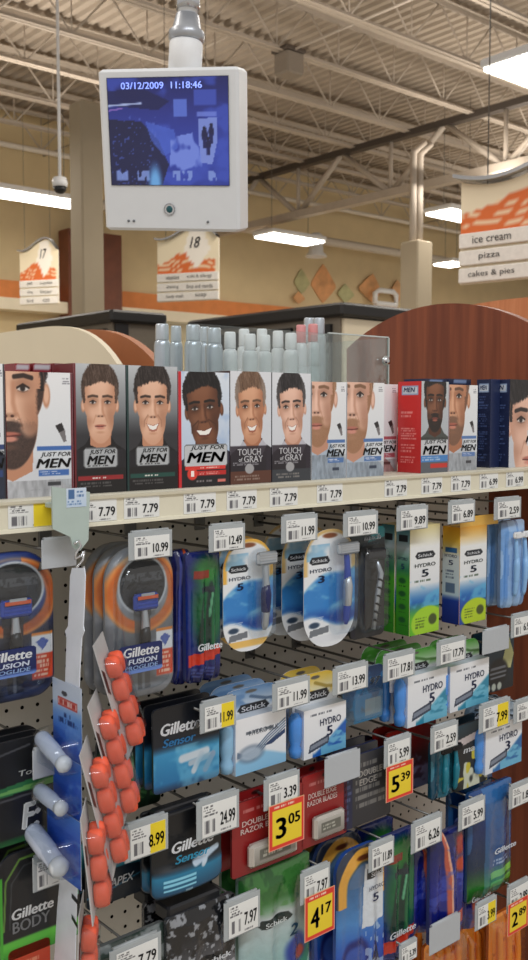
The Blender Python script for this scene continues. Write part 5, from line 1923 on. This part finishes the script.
flat_pack('black blade pack with a green light beam at the left edge', (-42, 58, 742, 846), force_art, rounded(0.026, 0.004),
          [('Top', 0.68, 0.66, 0.20, 0.07, (214, 218, 218), 0.01, 0.1), ('F:', 0.70, 0.24, 0.20, 0.26, (222, 226, 226), 0.05, 0.15)],
          ['second black blade pack with a green beam behind the first', 'third black blade pack with a green beam, furthest back'], 0.022)


def body_art(a):
    u, v = a.u, a.v
    a.vgrad([(0, (60, 150, 50)), (0.13, (110, 200, 80)), (0.17, (110, 196, 84)), (0.19, (34, 36, 40)), (1, (46, 48, 52))])
    a.line([(0.05, 0.3), (0.08, 0.75), (0.25, 0.93), (0.8, 0.95)], 0.012, (120, 160, 80), 0.9)
    a.line([(0.12, 0.3), (0.15, 0.72), (0.3, 0.86), (0.7, 0.88)], 0.008, (80, 84, 88), 0.9)
    a.rect(0.0, 0.04, 0, 0.8, (90, 180, 70))
    a.poly([(0.72, 0.36), (0.98, 0.40), (0.98, 0.50), (0.74, 0.48)], (150, 206, 190))
    a.poly([(0.75, 0.39), (0.96, 0.42), (0.96, 0.47), (0.77, 0.455)], (70, 130, 130))


flat_pack('black razor pack with a bright green base at lower left', (-2, 79, 846, 950), body_art, rounded(0.020, 0.004),
          [('Gillette', 0.40, 0.42, 0.52, 0.10, (240, 242, 244), 0.035, 0.15), ('BODY', 0.38, 0.30, 0.46, 0.11, (150, 152, 156), 0.02, 0.0)],
          ['second black razor pack with green base behind the lower left one'], 0.03)


def red_art(a):
    u, v = a.u, a.v
    a.vgrad([(0, (150, 34, 38)), (1, (166, 44, 46))])
    a.micro(0.1, 0.6, 0.82, 0.9, 1, (226, 180, 176), 0.6)
    a.ell(0.5, 0.94, 0.06, 0.03, (70, 20, 20), 0.3)


def red_card(label, box, copies=()):
    o, w, h = flat_pack(label, box, red_art, rounded(0.004), [('DOUBLE EDGE', 0.44, 0.70, 0.62, 0.075, (240, 226, 222), 0.02, 0), ('RAZOR BLADES', 0.44, 0.60, 0.66, 0.075, (240, 226, 222), 0.02, 0)], (), side=(120, 30, 34), group='red razor blade cards')
    c = MB().box(-w * 0.32, w * 0.36, -0.012, -0.0006, h * 0.10, h * 0.42, 0.004).build('blade_case', mat('case_silver', (196, 190, 182), 0.3, 0.3), o)

    def case(a):
        a.vgrad([(0, (150, 146, 140)), (1, (196, 194, 188))])
        a.rect(0.12, 0.88, 0.2, 0.8, (120, 120, 112))
        a.micro(0.2, 0.8, 0.3, 0.7, 2, (210, 210, 200), 0.8)
    slab('case_print', w * 0.58, h * 0.24, 0.0004, case, None, None, 0.0013, PRINT, parent=c, loc=(w * 0.02, -0.0125, h * 0.14), smooth=False)
    again(o, copies, 0.03)


red_card('red razor blade card under the 3.39 label and 3.05 sale sign', (232, 303, 794, 866), ['second red razor blade card behind the one with the 3.05 sign'])
red_card('red razor blade card with an empty label holder over it', (302, 347, 770, 841), ['second red razor blade card behind the one with the empty holder'])


def greycard(a):
    a.vgrad([(0, (52, 54, 62)), (1, (82, 82, 86))])
    a.rect(0, 0.18, 0, 1, (38, 46, 84))
    a.micro(0.24, 0.95, 0.22, 0.9, 6, (186, 184, 178), 0.55, 4)
    a.micro(0.02, 0.16, 0.1, 0.9, 9, (120, 130, 170), 0.6, 2)


flat_pack('dark grey card with pale print and a navy edge left of the 5.39 sign', (344, 391, 752, 822), greycard, rounded(0.003), [('DOUBLE', 0.55, 0.72, 0.5, 0.09, (196, 192, 186), 0.01, 0), ('EDGE', 0.5, 0.60, 0.36, 0.09, (196, 192, 186), 0.01, 0)],
          ['second dark grey card behind the one with the navy edge', 'third dark grey card behind the one with the navy edge'], 0.03, side=(36, 44, 84))


def navyround(a):
    a.vgrad([(0, (24, 32, 92)), (1, (30, 40, 110))])
    a.put((np.sin(a.u * 40 + a.v * 18) > 0.7) * 0.5, (90, 104, 170))


o, w, h = flat_pack('navy round topped pack behind the empty label holder', (334, 386, 744, 800), navyround, rounded(0.030, 0.004), (), ['second navy round topped pack, further back'], 0.025, Y=GY + 0.13)
bubble(o, 0, h * 0.1, w * 0.85, h * 0.85, 0.014, 0.03)


def redtop(a):
    a.vgrad([(0, (60, 60, 96)), (0.45, (90, 40, 52)), (0.7, (176, 52, 44)), (1, (196, 60, 48))])
    a.put(sst(0.5, 0.65, fbm(a.u * 5, a.v * 5)) * (a.v < 0.6) * 0.6, (150, 160, 190))


flat_pack('red topped razor pack hanging behind the 5.39 sale sign', (386, 436, 726, 790), redtop, rounded(0.006), (), ['second red topped razor pack behind the 5.39 sale sign'], 0.03, Y=GY + 0.10, side=(150, 44, 40))


def curved_blister(a):
    a.vgrad([(0, (120, 130, 136)), (0.5, (70, 110, 150)), (1, (40, 70, 110))])
    a.put(sst(0.45, 0.6, fbm(a.u * 5, a.v * 5)) * 0.7, (60, 150, 200))
    a.rect(0.55, 0.95, 0.1, 0.4, (170, 178, 180), 0.8)


o, w, h = flat_pack('clear curved blister pack with blue card beside the left green topped box', (343, 383, 668, 722), curved_blister, rounded(0.008), [('97', 0.80, 0.72, 0.26, 0.13, (226, 236, 244), 0.02, 0.2)], (), Y=GY + 0.03, side=(120, 140, 160))
bubble(o, -w * 0.1, h * 0.1, w * 0.8, h * 0.6, 0.026, 0.012)


def tealpack(a):
    a.vgrad([(0, (30, 36, 44)), (0.6, (34, 60, 76)), (1, (28, 74, 92))])
    a.poly([(0.55, 0.4), (0.8, 0.95), (1, 0.6), (0.9, 0.35)], (206, 204, 150), 0.9)
    a.ell(0.45, 0.32, 0.34, 0.24, (22, 24, 30), 0.2)
    for k in range(3):
        a.put((np.abs(a.v - 0.24 - 0.08 * k) < 0.02) * a.mell(0.45, 0.32, 0.3, 0.2), (120, 124, 130))
    for k in range(3):
        a.ell(0.1 + 0.2 * k, 0.08, 0.08, 0.07, (190, 196, 186), 0.3)


flat_pack('dark teal razor head pack by the wood under the empty label holder', (486, 514, 634, 690), tealpack, rounded(0.004), (), ['second dark teal razor head pack behind the first one'], 0.03, Y=GY + 0.03)


def yb_art(a):
    a.vgrad([(0, (30, 40, 40)), (0.6, (24, 28, 34)), (1, (40, 80, 96))])
    m_ = vnoise(a.u * 6, a.v * 8)
    a.put(sst(0.62, 0.7, m_) * (a.v < 0.75), (206, 212, 196))
    a.put(sst(0.68, 0.74, vnoise(a.u * 5 + 9, a.v * 6)) * (a.v < 0.6), (206, 196, 70))
    a.poly([(0.1, 0.66), (0.95, 0.76), (0.95, 0.86), (0.1, 0.78)], (226, 214, 214), 0.9)


flat_pack('black pack with white and yellow specks below the right green topped box', (455, 488, 722, 786), yb_art, rounded(0.003), [('mach', 0.55, 0.60, 0.6, 0.1, (230, 234, 238), 0.03, 0.2)], ['second black speckled pack behind the first one'], 0.03, Y=GY + 0.01)


# teal plastic razors hanging loose beside it
def teal_art(a):
    a.vgrad([(0, (24, 84, 108)), (1, (30, 110, 134))])
    a.put((vnoise(a.u * 6, a.v * 2) > 0.6) * 0.6, (90, 170, 190))


b_, w, h = bag('teal bag of razors under the 2.59 label in the middle right', (431, 457, 738, 796), teal_art, GY + 0.02, 0.006, 2, 0.003, side=(20, 70, 90))
for k in range(2):
    razor(b_, w * (-0.22 + 0.42 * k), h * 0.92, h * 0.85, w * 0.36, M_TEAL, M_TEAL, M_DARK, y=-0.013, r=0.005, hh=0.012)


# ---- lower bags
def black_shred(a):
    u, v = a.u, a.v
    a.vgrad([(0, (120, 124, 130)), (0.4, (110, 112, 118)), (0.72, (44, 46, 52)), (1, (28, 30, 34))])
    m_ = fbm(u * 9, v * 9)
    a.put(sst(0.48, 0.56, m_) * (v > 0.35) * (v < 0.8), (34, 36, 42))
    a.put(sst(0.55, 0.62, fbm(u * 14 + 4, v * 14)) * 0.8, (186, 190, 196))
    a.poly([(0.36, 0.44), (0.42, 0.39), (0.86, 0.39), (0.92, 0.44), (0.86, 0.49), (0.42, 0.49)], (30, 32, 38))


o, w, h = bag('black and grey splashed razor bag at the bottom left of centre', (166, 235, 905, 1000), black_shred, GY - 0.002, 0.010, 3, 0.003, side=(60, 62, 66))
letter('Schick', o, w * 0.14, h * 0.44, w * 0.40, h * 0.06, (228, 232, 236), -0.0152, 0.03)
MB().box(-w * 0.46, w * 0.30, 0.002, 0.036, h * 0.93, h + 0.012, 0.003).build('case_lid', M_DARK, o)
again(o, ['second black and grey splashed razor bag behind the first'], 0.055)


def clear_green(a):
    u, v = a.u, a.v
    a.vgrad([(0, (60, 150, 130)), (0.25, (150, 190, 190)), (0.66, (196, 204, 206)), (0.78, (70, 130, 70)), (1, (40, 96, 46))])
    a.put((v > 0.7) * sst(0.5, 0.6, fbm(u * 6, v * 8)) * 0.6, (90, 150, 80))
    a.poly([(0.25, 0), (0.55, 0), (1, 0.44), (1, 0.30), (0.8, 0)], (30, 130, 110), 0.95)
    a.ell(0.74, 0.34, 0.16, 0.12, (40, 70, 160), 0.3)
    a.ell(0.80, 0.30, 0.08, 0.05, (180, 70, 60), 0.3)
    a.poly([(0.2, 0.625), (0.26, 0.59), (0.60, 0.59), (0.66, 0.625), (0.60, 0.66), (0.26, 0.66)], (40, 60, 60))
    a.poly([(0.5, 0.0), (1.0, 0.08), (1, 0.0)], (226, 170, 60))


o, w, h = bag('clear razor bag with a dark green top right of the black splashed bag', (238, 309, 864, 1000), clear_green, GY + 0.012, 0.012, 3, 0.004, side=(120, 150, 140))
letter('Schick', o, -w * 0.08, h * 0.625, w * 0.30, h * 0.035, (230, 236, 236), -0.0182, 0.02)
letter('2', o, w * 0.16, h * 0.52, w * 0.12, h * 0.085, (40, 80, 110), -0.0185, 0.04, 0.2)
again(o, ['second clear razor bag with a dark green top behind the first'], 0.04)


def hydrobag(a):
    u, v = a.u, a.v
    a.vgrad([(0, (24, 60, 160)), (0.25, (36, 96, 190)), (0.5, (90, 150, 206)), (0.8, (70, 110, 150)), (1, (120, 104, 60))])
    e = np.sqrt(((u - 0.5) / 0.5) ** 2 + (np.maximum(0, v - 0.74) / 0.26) ** 2)
    a.put(sst(0.60, 0.68, e) * (v > 0.62), (226, 176, 84))
    a.put(sst(0.93, 0.97, e) * (v > 0.62), (60, 70, 90))
    a.put((1 - sst(0.56, 0.62, e)) * (v > 0.74), (96, 126, 160))
    a.ell(0.5, 0.93, 0.13, 0.018, (120, 70, 40), 0.3)
    a.poly([(0.48, 0.42), (0.94, 0.44), (0.94, 0.86), (0.52, 0.88)], (226, 230, 234), 0.95)
    a.poly([(0.56, 0.76), (0.90, 0.76), (0.90, 0.84), (0.56, 0.84)], (46, 50, 58))
    a.ell(0.35, 0.22, 0.26, 0.16, (30, 50, 130), 0.15)
    a.ell(0.35, 0.22, 0.20, 0.11, (66, 100, 180), 0.15)
    a.poly([(0.60, 0.10), (0.75, 0.36), (0.88, 0.12)], (40, 52, 84), 0.9)
    a.put((v < 0.5) * (u > 0.55) * (vnoise(u * 24, v * 24) > 0.65) * 0.6, (220, 230, 240))


o, w, h = bag('front blue razor bag with a gold arched top beside the 4.17 sale sign', (336, 384, 846, 985), hydrobag, GY + 0.004, 0.009, 3, 0.003, side=(40, 80, 160), arch=True)
letter('Schick', o, w * 0.23, h * 0.80, w * 0.26, h * 0.034, (236, 238, 242), -0.0142, 0.02)
letter('HYDRO', o, w * 0.22, h * 0.70, w * 0.32, h * 0.030, (50, 60, 96), -0.0142, 0.02)
letter('5', o, w * 0.20, h * 0.63, w * 0.12, h * 0.06, (40, 50, 92), -0.0142, 0.03)
again(o, dy=0.05, labels=['second blue razor bag with a gold arched top, behind the front one', 'third blue razor bag with a gold arched top, behind the 4.17 sale sign', 'fourth blue razor bag with a gold arched top, furthest back'])
o, w, h = bag('blue and green razor bag under the 11.89 label', (378, 414, 832, 965), bluegreen_art, GY + 0.02)
letter('Gillette', o, w * 0.02, h * 0.285, w * 0.72, h * 0.05, (240, 244, 250), -0.0162, 0.03, 0.15)
again(o, ['second blue and green razor bag behind the one under the 11.89 label'], 0.05)


def twin_art(a):
    u, v = a.u, a.v
    a.vgrad([(0, (22, 30, 110)), (0.5, (28, 46, 150)), (1, (22, 28, 92))])
    a.line([(0.30, 0.98), (0.40, 0.6), (0.44, 0.05)], 0.05, (206, 110, 84), 0.95)
    a.line([(0.34, 0.98), (0.46, 0.6), (0.50, 0.05)], 0.02, (238, 190, 160), 0.9)
    a.put(sst(0.52, 0.66, fbm(u * 4, v * 14)) * 0.5, (90, 110, 200))
    a.ell(0.82, 0.85, 0.2, 0.10, (176, 56, 44), 0.4)
    a.ell(0.86, 0.66, 0.16, 0.07, (196, 80, 50), 0.4)
    a.poly([(0.62, 0.18), (1, 0.26), (1, 0.14), (0.62, 0.08)], (206, 110, 90), 0.9)


for k, bx in enumerate(((410, 440, 838, 930), (430, 462, 830, 938), (457, 484, 814, 926))):
    o, w, h = bag('dark blue razor bag with a salmon stripe, ' + ['left', 'middle', 'right'][k] + ' of the three', bx, twin_art, GY + 0.002 + 0.026 * (k != 1), 0.014, 2, 0.005)
    if k == 2:
        letter('Gillette', o, w * 0.1, h * 0.30, w * 0.7, h * 0.05, (240, 244, 250), -0.0212, 0.03, 0.15)


def lime_art(a):
    u, v = a.u, a.v
    a.vgrad([(0, (30, 96, 40)), (0.14, (50, 130, 50)), (0.32, (20, 56, 86)), (0.65, (20, 56, 112)), (1, (30, 88, 150))])
    a.put((u > 0.4) * (np.abs(v - 0.20) < 0.03) * 0.95, (140, 206, 70))
    a.put((u > 0.4) * (np.abs(v - 0.11) < 0.03) * 0.95, (120, 196, 64))
    a.rect(0.36, 1, 0.27, 0.62, (26, 50, 106), 0.85)
    a.put((vnoise(u * 6, v * 1.5) > 0.62) * 0.4, (110, 176, 226))
    a.micro(0.45, 0.95, 0.28, 0.34, 2, (200, 214, 236), 0.7)


o, w, h = bag('blue and lime razor bag hanging by the dark wood at lower right', (468, 511, 785, 893), lime_art, GY + 0.012, 0.014, 3, 0.0015, side=(30, 70, 120))
letter('Gillette', o, w * 0.20, h * 0.42, w * 0.50, h * 0.05, (236, 242, 248), -0.0185, 0.03, 0.15)
again(o, ['second blue and lime razor bag behind the one by the dark wood'], 0.045)


def orange_art(a):
    u, v = a.u, a.v
    a.vgrad([(0, (246, 140, 40)), (1, (250, 166, 70))])
    a.put((np.abs(((u * 4) % 1) - 0.5) < 0.12) * 0.5, (240, 170, 90))
    a.put(sst(0.55, 0.7, fbm(u * 5, v * 12)) * 0.5, (170, 70, 20))


for k, bx in enumerate(((386, 422, 905, 1010), (424, 462, 936, 1040), (462, 486, 922, 1030), (489, 520, 910, 1020))):
    o, w, h = bag('orange razor bag at the bottom right, ' + ['leftmost of four', 'second from the left of four', 'third from the left of four', 'rightmost of four'][k], bx, orange_art, GY + (0.135, 0.088, 0.125, 0.085)[k], 0.006, 4, 0.003, m=FILM, side=(180, 90, 30), group='orange razor bags')
    for q in range(3):
        x_ = w * (-0.28 + 0.28 * q)
        MB().tube([(x_, -0.004, h * 0.02), (x_, -0.010, h * 0.2), (x_ + 0.001, -0.012, h * 0.6), (x_, -0.010, h * (0.86 + 0.04 * (q % 2))), (x_, -0.006, h * (0.90 + 0.04 * (q % 2)))], [0.004, 0.0075, 0.007, 0.0062, 0.003], 10).build('razor_handle', M_ORG, o)
    bubble(o, 0, h * 0.02, w * 0.98, h * 0.96, 0.024, 0.012)


# things cut by the bottom edge at the left
def orangeflat(a):
    a.vgrad([(0, (190, 66, 34)), (1, (206, 84, 44))])
    a.micro(0.1, 0.9, 0.5, 0.8, 3, (240, 200, 180), 0.6)


flat_pack('orange red razor pack cut by the bottom edge at the left', (8, 50, 944, 1010), orangeflat, rounded(0.006), (), (), side=(160, 60, 30))


def greybag(a):
    a.vgrad([(0, (90, 96, 96)), (1, (70, 84, 78))])
    a.put(sst(0.5, 0.62, fbm(a.u * 6, a.v * 6)) * 0.8, (150, 156, 158))


bag('grey clear razor bag cut by the bottom edge under the 7.79 label', (88, 166, 936, 1010), greybag, GY + 0.01, 0.01, 3, 0.004, side=(100, 104, 104))
# ================================================================== merchandise strip hanging from the rail
X0 = at(75, 650, 0.985).x
YP = 1.005
poly = [(52, 486.5), (90, 492), (88.5, 540), (80, 551), (73.5, 548), (70.5, 537), (53, 529)]
o0 = at(71, 551, YP)
t = tag(empty('strip_holder', o0), 'pale green plastic strip holder clipped on the shelf rail, with a small bar code sticker', 'strip holder')
pts = [at(px, py, YP) for px, py in poly]
MB().prism([(p.x - o0.x, p.z - o0.z) for p in pts], 0, 0.0025).build('plate', mat('holder_pale_green', (176, 192, 186), 0.3, noise=0.03), t)
MB().box(-0.018, 0.016, 0.0025, RAILY - YP - 0.0005, rt - o0.z - 0.010, rt - o0.z - 0.004, 0.001).build('rail_clip', mat('holder_pale_green', (176, 192, 186), 0.3), t)
x, z, w, h = rect(66, 86, 488, 507, YP)


def stick(a):
    a.vgrad([(0, (200, 216, 234)), (1, (214, 226, 240))])
    a.bars(0.05, 0.45, 0.45, 0.95, (70, 110, 160), 16)
    a.micro(0.5, 0.95, 0.5, 0.9, 2, (80, 120, 170), 0.8)
    a.micro(0.05, 0.95, 0.08, 0.38, 2, (90, 130, 180), 0.7)


slab('sticker', w, h, 0.0004, stick, None, None, 0.001, PAPER, (220, 226, 232), t, (x - o0.x, -0.0006, z - o0.z), smooth=False)
x, z, w, h = rect(40, 54, 484, 487.5, YP)
hk = [(74, 544), (79, 541), (81, 546), (76, 553), (75, 559), (81, 556), (84, 551), (83, 560), (77, 567), (76, 572), (83, 574), (84, 566)]
pp = [at(px, py, YP - 0.004 - 0.0005 * i) - o0 for i, (px, py) in enumerate(hk)]
MB().tube(pp, 0.0016, 6).build('wire_hook', CHROME, t)

path = [(78, 568, 12), (77.5, 576, 15), (76.5, 605, 15), (75.5, 626, 15), (74.5, 631, 19), (74, 638, 15), (72.5, 670, 14), (71.5, 700, 14), (71, 760, 14), (70, 815, 15), (69, 870, 17), (66.5, 910, 19), (63.5, 990, 22)]
base = at_x(63.5, 990, X0)
vs = []
for (px, py, w) in path:
    a_, b_ = at_x(px - w / 2, py, X0), at_x(px + w / 2, py, X0)
    for q in (a_, b_):
        vs.append((0.0, q.y - base.y, q.z - base.z))
n = len(vs)
vs += [(0.0012, y, z) for _, y, z in vs]
fs = []
for i in range(len(path) - 1):
    k = 2 * i
    fs += [(k, k + 1, k + 3, k + 2), (n + k + 1, n + k, n + k + 2, n + k + 3), (k, k + 2, n + k + 2, n + k), (k + 1, n + k + 1, n + k + 3, k + 3)]
fs += [(0, n, n + 1, 1), (n - 2, n - 1, 2 * n - 1, 2 * n - 2)]
st = MB().add(vs, fs).build('hanging_strip', mat('strip_white', (226, 234, 246), 0.35, noise=0.05, scale=30), None, base)
tag(st, 'long white plastic strip hanging down in front of the shelves, carrying blue and orange cards', 'strip')
for (px0, px1, py, hh) in ((72, 80, 893, 9), (72, 79.5, 914, 13)):
    q0, q1 = at_x(px0, py, X0), at_x(px1, py + hh, X0)
    MB().add([(-0.0006, q0.y - base.y, q0.z - base.z), (-0.0006, q0.y - base.y, q0.z - base.z - 0.006), (-0.0006, q1.y - base.y, q1.z - base.z - 0.006), (-0.0006, q1.y - base.y, q1.z - base.z)], [(0, 1, 2, 3)]).build('printed_mark', M_DARK, st)


def blue_card(label, l, r, t_, b_, tube, red, xo):
    X = X0 - 0.0016 - xo
    pn, pf = at_x(r, t_, X), at_x(l, t_, X)
    wd = abs(pf.y - pn.y)
    m_ = (l + r) / 2
    zt, zb = at_x(m_, t_, X).z, at_x(m_, b_, X).z
    h = zt - zb

    def art(a):
        a.vgrad([(0, (34, 84, 186)), (0.35, (60, 116, 206)), (0.62, (120, 166, 226)), (0.75, (196, 212, 234)), (1, (206, 218, 236))] if red else [(0, (36, 84, 186)), (0.7, (52, 104, 204)), (1, (86, 140, 220))])
        a.put(0.35 * sst(0.5, 0.7, fbm(a.u * 3, a.v * 5)), (150, 190, 236))
        if red:
            a.rect(0.18, 0.86, 0.70, 0.80, (190, 60, 56))
            a.rect(0.20, 0.84, 0.715, 0.785, (222, 190, 190))
            a.put((vnoise(a.u * 26, a.v * 3) > 0.42) * a.mrect(0.24, 0.80, 0.725, 0.775), (186, 52, 48))
            a.ell(0.42, 0.86, 0.10, 0.03, (70, 70, 84))
            a.put((vnoise(a.u * 26 + 4, a.v * 3) > 0.40) * a.mrect(0.2, 0.86, 0.50, 0.56), (36, 74, 140))
            a.put((vnoise(a.u * 20 + 4, a.v * 3) > 0.40) * a.mrect(0.40, 0.64, 0.58, 0.63), (36, 74, 140))
    o = slab('blue_card', wd, h, 0.0008, art, None, None, 0.0012, PRINT, (190, 205, 225), None, (X, (pn.y + pf.y) / 2, zb), (0, 0, -PI / 2), smooth=False)
    tag(o, label, 'hanging card', 'blue cards on the hanging strip')
    inv = o.matrix_basis.inverted()
    (ax_, ay_, bx_, by_, rad) = tube
    D0 = 0.016
    p = inv @ at_x(ax_, ay_, X - D0)
    q = inv @ at_x(bx_, by_, X - D0)
    tb = MB()
    P = lambda s: p.lerp(q, s)
    tb.tube([P(0), P(0.03), P(0.10), P(0.55), P(0.57), P(0.80)], [rad * 0.5, rad * 0.85, rad, rad, rad * 0.9, rad * 0.85], 14)
    ob = tb.build('tube', mat('tube_pearl', (196, 206, 226), 0.2, coat=0.6), o)
    b2 = MB().tube([P(0.80), P(0.82), P(0.93), P(0.99), P(1.02)], [rad * 0.5, rad * 0.92, rad * 0.95, rad * 0.6, rad * 0.1], 14)
    b2.build('cap', mat('tube_cap_white', (226, 232, 240), 0.25), ob)
    bubble(o, (p.x + q.x) / 2, min(p.z, q.z) - 0.012, abs(p.x - q.x) * 1.0 + 0.02, abs(p.z - q.z) + 0.024, 0.026, 0.012)
    return o


blue_card('top blue card on the strip, with a red and white panel and a pearl tube', 52.5, 81, 683, 766, (40, 736, 67, 768, 0.0105), True, 0.0)
blue_card('middle blue card on the strip, with a smaller pearl tube', 53, 81, 758, 822, (38, 789, 64, 811, 0.0095), False, 0.003)
blue_card('lowest blue card on the strip, with the largest pearl tube', 47, 80, 812, 878, (31, 829, 63, 872, 0.0125), False, 0.006)

M_OCARD = mat('card_grey_white', (186, 186, 186), 0.5, noise=0.06)
M_FOAM = mat('orange_foam', (238, 96, 64), 0.55, noise=0.06, scale=120)


def orange_card(label, px, ptop, pbot, Y, roll, rz, n=4):
    a = at(px, ptop, Y)
    h = a.z - at(px, pbot, Y).z
    w = 0.056
    t = tag(empty('orange_card', a), label, 'hanging card', 'orange cards on the hanging strip')
    t.rotation_mode = 'QUATERNION'
    t.rotation_quaternion = Quaternion(ray(px, ptop).normalized(), roll) @ Quaternion((0, 0, 1), rz)
    c = MB().box(-w / 2 - 0.010, w / 2 - 0.006, 0, 0.0012, -h - 0.004, 0.024)
    c.build('backing_card', M_OCARD, t)
    MB().add([(-w / 2 - 0.008, -0.0006, -h * 0.3), (-w / 2 + 0.002, -0.0006, -h * 0.36), (-w / 2 + 0.002, -0.0006, -h * 0.12), (-w / 2 - 0.008, -0.0006, -h * 0.06)], [(0, 1, 2, 3)]).build('printed_mark', M_DARK, t)
    p = h / n
    for i in range(n):
        for k in range(2):
            cx, cz = -0.0085 + 0.0205 * k, -p * (i + 0.5)
            r = 0.0105
            z0 = p * 0.47
            MB().lathe([(r * 0.9, 0.0), (r, -0.004), (r * 0.98, -0.012), (r * 0.86, -0.0155), (r * 0.3, -0.017)], 12, (0, 0, 0), 'y').build('foam_plug', M_FOAM, t, (cx, -0.0008 - 0.017 + 0.017, cz)).scale = (1, -1, z0 / r)
    bubble(t, 0.001, -h + 0.001, 0.046, h - 0.002, 0.0195, 0.006, y=-0.0006)
    return t


orange_card('top orange plug card on the strip, right of the white strip', 105, 655, 750, 1.000, math.radians(-16), math.radians(44))
orange_card('second orange plug card on the strip, just below and left of the top one', 99, 714, 817, 0.968, math.radians(-15), math.radians(45))
orange_card('third orange plug card on the strip, left of the green and black pack', 90, 762, 866, 0.936, math.radians(-14), math.radians(47))
orange_card('fourth orange plug card on the strip, left of the teal and black pack', 87, 826, 906, 0.904, math.radians(-6), math.radians(52), 3)
orange_card('lowest orange plug card, beside the bottom end of the white strip', 82, 920, 1005, 0.925, math.radians(2), math.radians(56), 3)
